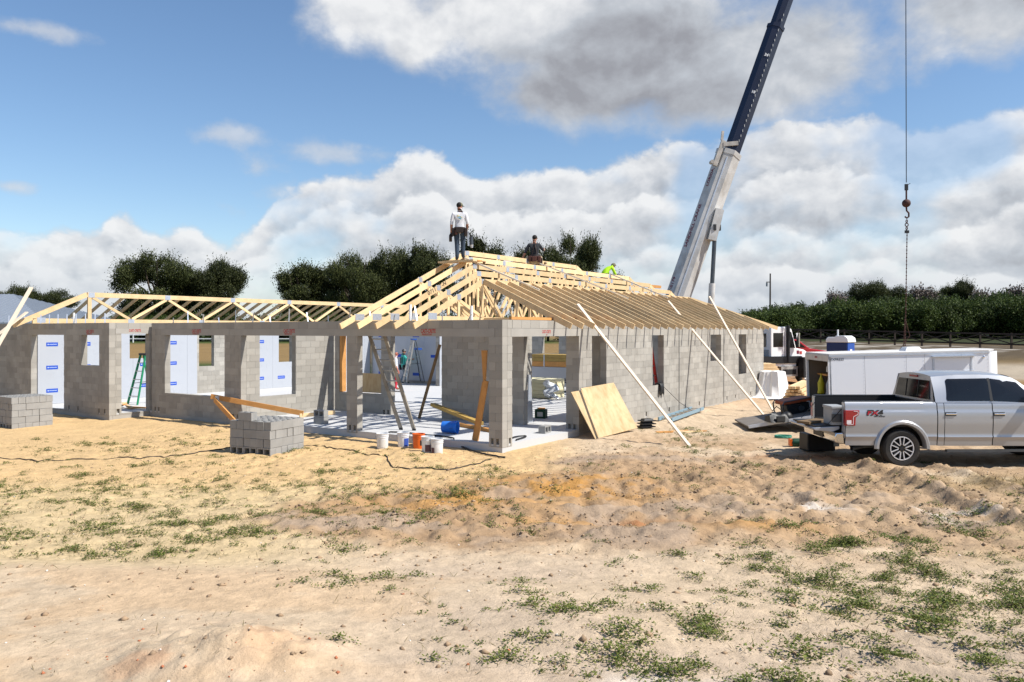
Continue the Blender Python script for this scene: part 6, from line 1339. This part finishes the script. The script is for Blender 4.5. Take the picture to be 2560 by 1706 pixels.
# ================================================================== people
SKINM = mat('skin', (0.40, 0.19, 0.12), 0.6); SKINR = mat('sunburnt_skin', (0.50, 0.16, 0.10), 0.6)
M_wshirt = mat('white_shirt', (0.62, 0.62, 0.64), 0.85, bump=0.5, bscale=7, var=0.04); M_jeans = mat('blue_jeans', (0.035, 0.055, 0.085), 0.9, var=0.25, vscale=7); M_boot = mat('tan_boots', (0.22, 0.11, 0.05), 0.8); M_dshirt = mat('charcoal_shirt', (0.028, 0.031, 0.036), 0.9, bump=0.5, bscale=8); M_neon = mat('neon_yellow_shirt', (0.42, 0.75, 0.01), 0.7); M_teal = mat('teal_shirt', (0.05, 0.40, 0.34), 0.8, bump=0.4, bscale=8); M_khaki = mat('khaki_trousers', (0.33, 0.26, 0.17), 0.9); M_gjeans = mat('pale_jeans', (0.15, 0.19, 0.23), 0.9, var=0.2); M_hair = mat('dark_hair', (0.012, 0.010, 0.009), 0.8); M_camo = mat('camouflage_cloth', (0.12, 0.12, 0.07), 0.9, var=0.1, dirt=(0.28, 0.25, 0.16), dscale=14, damt=0.9); M_leather = mat('dark_leather', (0.025, 0.015, 0.012), 0.6, var=0.2); M_leather2 = mat('brown_leather', (0.09, 0.032, 0.022), 0.6, var=0.25); M_rshirt = mat('red_shirt', (0.55, 0.03, 0.05), 0.8); M_greycap = mat('grey_cap', (0.16, 0.16, 0.16), 0.9)
STAND = dict(pel=(0, 0, .96), sp=(0, .005, 1.12), ch=(0, -.01, 1.33), nk=(0, -.01, 1.48), hb=(0, .02, 1.57), hm=(0, .035, 1.645), ht=(0, .03, 1.73),
             Ls=(-.185, -.01, 1.425), Le=(-.245, -.03, 1.14), Lw=(-.26, .06, .90), Lh=(-.262, .09, .82), Rs=(.185, -.01, 1.425), Re=(.245, -.03, 1.14), Rw=(.26, .06, .90), Rh=(.262, .09, .82),
             Lp=(-.095, 0, .90), Lk=(-.115, .02, .50), La=(-.12, -.02, .09), Lt=(-.14, .15, .04), Rp=(.095, 0, .90), Rk=(.115, .02, .50), Ra=(.12, -.02, .09), Rt=(.14, .15, .04))
RAD = dict(pel=.155, sp=.155, ch=.172, nk=.064, hb=.070, hm=.088, ht=.060, s=.082, e=.054, w=.036, h=.038, p=.112, k=.078, a=.062, t=.044)
FLAT = dict(pel=.72, sp=.70, ch=.66)
EDG = [('pel', 'sp', 'T'), ('sp', 'ch', 'T'), ('ch', 'nk', 'T'), ('nk', 'hb', 'N'), ('hb', 'hm', 'H'), ('hm', 'ht', 'H')]
for q in 'LR': EDG += [('ch', q + 's', 'T'), (q + 's', q + 'e', 'U'), (q + 'e', q + 'w', 'F'), (q + 'w', q + 'h', 'D'), ('pel', q + 'p', 'P'), (q + 'p', q + 'k', 'P'), (q + 'k', q + 'a', 'P'), (q + 'a', q + 't', 'B')]
def person(label, loc, rz, mats, pose=None, hair=None, cap=None, group=None, scale=1.0, face=True):
    """mats: T torso, U upper arm, F forearm, D hand, N neck, H head, P trousers, B boots"""
    J = dict(STAND); J.update(pose or {}); o = thing('person', label, 'person', loc, rz, group); o.scale = (scale,) * 3
    names = list(J); ix = {n: i for i, n in enumerate(names)}; vs = [Vector(J[n]) for n in names]; es = [(ix[a], ix[b]) for a, b, _ in EDG]; rad = []
    for n in names:
        r = RAD.get(n) or RAD[n[1]]; rad.append((r, r * FLAT.get(n, 1.0)))
    roots = [ix['pel']]
    for q in 'LR':           # five fingers, each its own chain rooted in the palm
        h_, w_ = Vector(J[q + 'h']), Vector(J[q + 'w']); d = (h_ - w_).normalized(); sd_ = d.cross(Vector((1, 0.2, 0))).normalized(); cu = sd_.cross(d)
        for k, (l, off) in enumerate(((.075, -.03), (.085, -.01), (.08, .01), (.06, .03), (.05, -.045))):
            b = len(vs); base = h_ + sd_ * off * (0.9 if k < 4 else 0.8) - d * (0.0 if k < 4 else .04)
            dd = d if k < 4 else (d - sd_ * 0.8).normalized(); vs += [base, base + dd * l * .6, base + dd * l + cu * .02]; rad += [(.011, .011), (.009, .009), (.007, .007)]; es += [(b, b + 1), (b + 1, b + 2)]; roots.append(b)
    b = len(vs); hm = Vector(J['hm']); fw = (Vector((0, 1, 0)) if 'face' not in J else Vector(J['face'])).normalized()
    vs += [hm + fw * .055, hm + fw * .108 - Vector((0, 0, .012))]; rad += [(.02, .02), (.012, .012)]; es.append((b, b + 1)); roots.append(b)
    rt_ = fw.cross(Zv).normalized()
    for sg in (-1, 1):
        b = len(vs); vs += [hm + rt_ * sg * .07, hm + rt_ * sg * .096 - fw * .012]; rad += [(.022, .03), (.014, .026)]; es.append((b, b + 1)); roots.append(b)
    me = bpy.data.meshes.new('body'); me.from_pydata(vs, es, []); ob = bpy.data.objects.new('body', me); COL.objects.link(ob)
    md = ob.modifiers.new('s', 'SKIN'); md.use_smooth_shade = True; md.branch_smoothing = 0.3
    for i, v in enumerate(me.skin_vertices[0].data): v.radius = rad[i]; v.use_root = i in roots
    sb_ = ob.modifiers.new('d', 'SUBSURF'); sb_.levels = 2; sb_.render_levels = 2
    dg = bpy.context.evaluated_depsgraph_get(); m2 = bpy.data.meshes.new_from_object(ob.evaluated_get(dg)); bpy.data.objects.remove(ob); m2.name = 'body'
    ml = list(dict.fromkeys(mats.values())); m2.materials.clear()
    for m in ml: m2.materials.append(m)
    segs = [(Vector(J[a]), Vector(J[b]), k) for a, b, k in EDG]
    for q in 'LR': h_, w_ = Vector(J[q + 'h']), Vector(J[q + 'w']); segs.append((h_, h_ + (h_ - w_).normalized() * .1, 'D'))
    rr = dict(T=.13, U=.06, F=.042, D=.035, N=.06, H=.085, P=.08, B=.045)
    for p in m2.polygons:
        c = p.center; best = None
        for a, b_, k in segs:
            ab = b_ - a; t_ = max(0, min(1, (c - a).dot(ab) / ab.length_squared)); d = (c - a - ab * t_).length - rr[k]
            if best is None or d < best[0]: best = (d, k)
        if best[1] == 'T' and (c - Vector(J['nk'])).length < .085 and (c - Vector(J['ch'])).dot((Vector(J['nk']) - Vector(J['ch'])).normalized()) > (Vector(J['nk']) - Vector(J['ch'])).length - .012: best = (0, 'N')
        p.material_index = ml.index(mats[best[1]]); p.use_smooth = True
    bo = link('body', m2, o)
    if face:
        ey = MB()
        for sg in (-1, 1): ey.ell(hm + fw * .082 + rt_ * sg * .032 + Vector((0, 0, .018)), (.012, .012, .008), 8, 5)
        ey.build('eyes', M_hair, o); MB().ell(hm + fw * .086 - Vector((0, 0, .042)), (.022, .008, .006), 8, 5).build('mouth', mat('lips', (0.30, 0.10, 0.08), 0.6), o)
    hc = hm.lerp(Vector(J['ht']), .35)
    if hair: MB().ell(hc - fw * .014 + Vector((0, 0, .018)), (.092, .102, .092), 14, 9).build('hair', hair, o, True)
    if cap:
        c_ = MB(); rows = [[hc + Vector((0, 0, .012)) + (rt_ * math.cos(R(a)) * .099 + fw * math.sin(R(a)) * .108) * math.cos(R(e_)) + Vector((0, 0, .1 * math.sin(R(e_)))) for a in range(0, 361, 20)] for e_ in (-8, 15, 40, 65, 90)]
        c_.grid(rows); br = [[hc + Vector((0, 0, .005 - .012 * k)) + rt_ * math.cos(R(a)) * (.09 + .012 * k) + fw * (math.sin(R(a)) * (.10 + .075 * k)) for a in range(20, 161, 14)] for k in (0, 1)]; c_.grid(br)
        auto(c_.build('cap', cap, o), 60)
    return o
def pouch(par, c, d, m=M_leather, name='tool_pouch', taper=1.15): return bevel(MB().box(c, d, taper=taper).build(name, m, par), 0.022, 3)
SKIN = dict(N=SKINM, H=SKINM, D=SKINM)
def facing(loc, dx=0.0, dy=1.0): return math.atan2(-dx, dy)
# standing worker on the boards
pos = H(3.78, 4.28, zt(3.78) + 0.085)
pw = thing('roof_boards', 'short boards laid over the front rafters under the standing worker', 'boards', pos - Vector((0, 0, 0.06)), HRZ)
for k in range(3): MB().bb((-0.30 + 0.22 * k, -0.75, -0.02 + 0.014 * k), (-0.10 + 0.22 * k, 0.62, 0.035 + 0.0 * k)).build('board', (M_pine, M_pine2, M_pine)[k], pw)
MB().bb((-0.2, -0.35, 0.036), (0.25, 0.60, 0.055)).build('board', M_ply, pw)
w1 = person('worker in a white long-sleeved shirt and camouflage cap standing on the roof boards', pos, R(2), dict(T=M_wshirt, U=M_wshirt, F=SKINM, P=M_jeans, B=M_boot, **SKIN), cap=M_camo, hair=M_hair, scale=1.0,
    pose=dict(face=(0.75, 0.6, 0), Lk=(-.08, .03, .50), La=(-.075, -.03, .09), Lt=(-.10, .13, .04), Rk=(.10, .05, .53), Ra=(.10, .08, .14), Rt=(.14, .25, .08), Re=(.235, -.03, 1.15), Rw=(.22, .10, .97), Rh=(.205, .17, .91), Le=(-.245, -.03, 1.14), Lw=(-.255, .02, .89)))
MB().lathe([(.175, .93), (.182, .95), (.178, 1.0), (.165, 1.01)], 20).build('tool_belt', M_leather, w1).scale = (1, .78, 1)
pouch(w1, (0, -.15, .91), (.22, .09, .17)); pouch(w1, (-.19, -.03, .86), (.09, .19, .24)); pouch(w1, (.19, -.02, .86), (.09, .19, .24)); pouch(w1, (-.10, -.15, .84), (.08, .06, .14), M_leather2)
for c_, r_, n_, col in (((-.045, -.128, 1.345), (.045, .012, .028), 'print_yellow', (0.58, 0.54, 0.30)), ((.02, -.130, 1.33), (.05, .012, .022), 'print_pale', (0.46, 0.52, 0.52)), ((-.01, -.128, 1.285), (.055, .012, .024), 'print_blue', (0.20, 0.40, 0.52)), ((.03, -.124, 1.255), (.04, .012, .018), 'print_teal', (0.16, 0.34, 0.42)), ((.055, -.128, 1.30), (.03, .012, .02), 'print_yellow', (0.58, 0.54, 0.30))):
    MB().ell(c_, r_, 10, 6).build('shirt_print', mat(n_, col, 0.85), w1, True)
gn = thing('nail_gun', 'framing nail gun held upright at the right side of the standing worker', 'nail gun', pos + Vector((0.24, 0.16, 0.44)), 0)
MB().bar((0, 0, 0.46), (0.03, 0, 0.02), 0.05, 0.06).build('magazine', M_plate, gn); MB().cyl((0.11, 0, 0.30), (0.12, 0, 0.05), 0.05, n=12).build('gun_body', M_steel, gn); MB().cyl((0.12, 0, 0.05), (0.13, 0, -0.04), 0.055, 0.03, 12).build('nose', M_plate, gn); MB().bar((0.02, 0, 0.44), (0.12, 0, 0.30), 0.03, 0.035).build('handle', M_black, gn)
sw = thing('circular_saw', 'dark power saw hanging from the left hand of the standing worker', 'saw', pos + Vector((-0.29, 0.03, 0.62)), 0)
MB().cyl((-0.03, 0, 0.06), (0.05, 0, 0.06), 0.11, n=18).build('blade_guard', M_leather, sw); bevel(MB().box((0.03, 0.02, 0.15), (0.09, 0.16, 0.09)).build('motor', M_black, sw), 0.015); MB().tube([(0.02, -0.06, 0.17), (0.02, 0.0, 0.23), (0.02, 0.08, 0.20)], 0.015, 6).build('handle', M_black, sw)
# seated worker leaning on his left arm
pos = H(8.72, 4.80, zt(4.95) - 0.07)
w2 = person('worker in a charcoal T-shirt seated on the truss tops leaning on his left arm', pos, R(-8), dict(T=M_dshirt, U=M_dshirt, F=SKINM, P=M_khaki, B=M_boot, **SKIN), hair=M_hair,
    pose=dict(pel=(.06, 0, .12), sp=(.05, .03, .28), ch=(.02, .05, .50), nk=(.02, .055, .645), hb=(.03, .08, .735), hm=(.04, .095, .81), ht=(.045, .095, .895), Ls=(-.155, .04, .60), Le=(-.29, .02, .34), Lw=(-.40, .06, .10), Lh=(-.42, .09, .04), Rs=(.205, .04, .59), Re=(.33, .12, .40), Rw=(.34, .34, .42), Rh=(.34, .42, .44),
              Lp=(-.03, .02, .09), Lk=(-.28, .36, .16), La=(-.26, .62, -.22), Lt=(-.28, .76, -.26), Rp=(.14, .03, .09), Rk=(.22, .46, .16), Ra=(.22, .58, -.25), Rt=(.24, .73, -.30), face=(.35, .9, 0)))
MB().lathe([(.17, .14), (.178, .16), (.172, .20), (.16, .21)], 20, c=(.05, 0, 0)).build('tool_belt', M_leather, w2).scale = (1, .8, 1)
for c_, d_, m_ in (((-.10, -.12, .07), (.12, .10, .20), M_leather2), ((.05, -.16, .06), (.15, .08, .18), M_leather2), ((.22, -.08, .05), (.12, .14, .22), M_leather2), ((.27, .0, .0), (.10, .12, .2), M_leather)): pouch(w2, c_, d_, m_)
MB().tube([(.12, -.10, .24), (.10, -.085, .42), (.06, -.06, .58), (.03, .02, .665)], .022, 8).build('harness_strap', M_leather, w2); MB().tube([(-.03, -.08, .24), (.0, -.085, .45), (.10, -.05, .62)], .018, 8).build('harness_strap', M_leather, w2)
# worker in neon behind the far hip
pos = H(14.45, 5.0, zt(2.9) - 0.24)
w3 = person('worker in a neon yellow shirt and camouflage hat bending behind the far trusses', pos, R(-60), dict(T=M_neon, U=M_neon, F=SKINM, P=M_jeans, B=M_boot, **SKIN), cap=M_camo,
    pose=dict(sp=(0, .08, 1.08), ch=(0, .22, 1.20), nk=(0, .36, 1.25), hb=(0, .44, 1.27), hm=(0, .50, 1.29), ht=(0, .53, 1.37), Ls=(-.18, .30, 1.22), Le=(-.22, .40, .95), Lw=(-.18, .52, .78), Lh=(-.17, .58, .74), Rs=(.18, .30, 1.22), Re=(.24, .42, .95), Rw=(.18, .55, .80), Rh=(.17, .61, .77)))
# two workers on the slab deep inside
pos = H(15.4, 17.15, 0.16)
w4 = person('worker in a teal shirt and grey cap carrying a stepladder inside the house', pos, R(-62), dict(T=M_teal, U=M_teal, F=M_teal, P=M_gjeans, B=M_black, **SKIN), cap=M_greycap, hair=M_hair,
    pose=dict(Re=(.26, .12, 1.20), Rw=(.20, .36, 1.22), Rh=(.18, .44, 1.24), Le=(-.24, .10, 1.18), Lw=(-.12, .34, 1.20), Lh=(-.08, .42, 1.22), Lk=(-.11, .10, .52), La=(-.12, -.10, .10), Lt=(-.13, .06, .04), Rk=(.11, .08, .5), Ra=(.11, .12, .09), Rt=(.12, .28, .04)))
for sg in (-1, 1): MB().tube([(sg * .10, -.115, 1.02), (sg * .11, -.125, 1.30), (sg * .10, -.02, 1.46), (sg * .11, .11, 1.30)], .025, 6).build('suspender', M_black, w4)
pouch(w4, (-.19, -.06, .84), (.12, .2, .28), M_black); pouch(w4, (.19, -.02, .84), (.1, .18, .22), M_black)
pos = H(11.9, 14.45, 0.16)
w5 = person('bald worker in red shorts and sunglasses half hidden behind the extension ladder', pos, R(-75), dict(T=M_wshirt, U=M_wshirt, F=SKINR, P=M_rshirt, B=M_boot, N=SKINR, H=SKINR, D=SKINR), pose=dict(pel=(0, 0, .96)))
MB().tube([(-.085, .05, 1.66), (0, .135, 1.662), (.085, .05, 1.66)], .016, 6).build('sunglasses', M_black, w5)
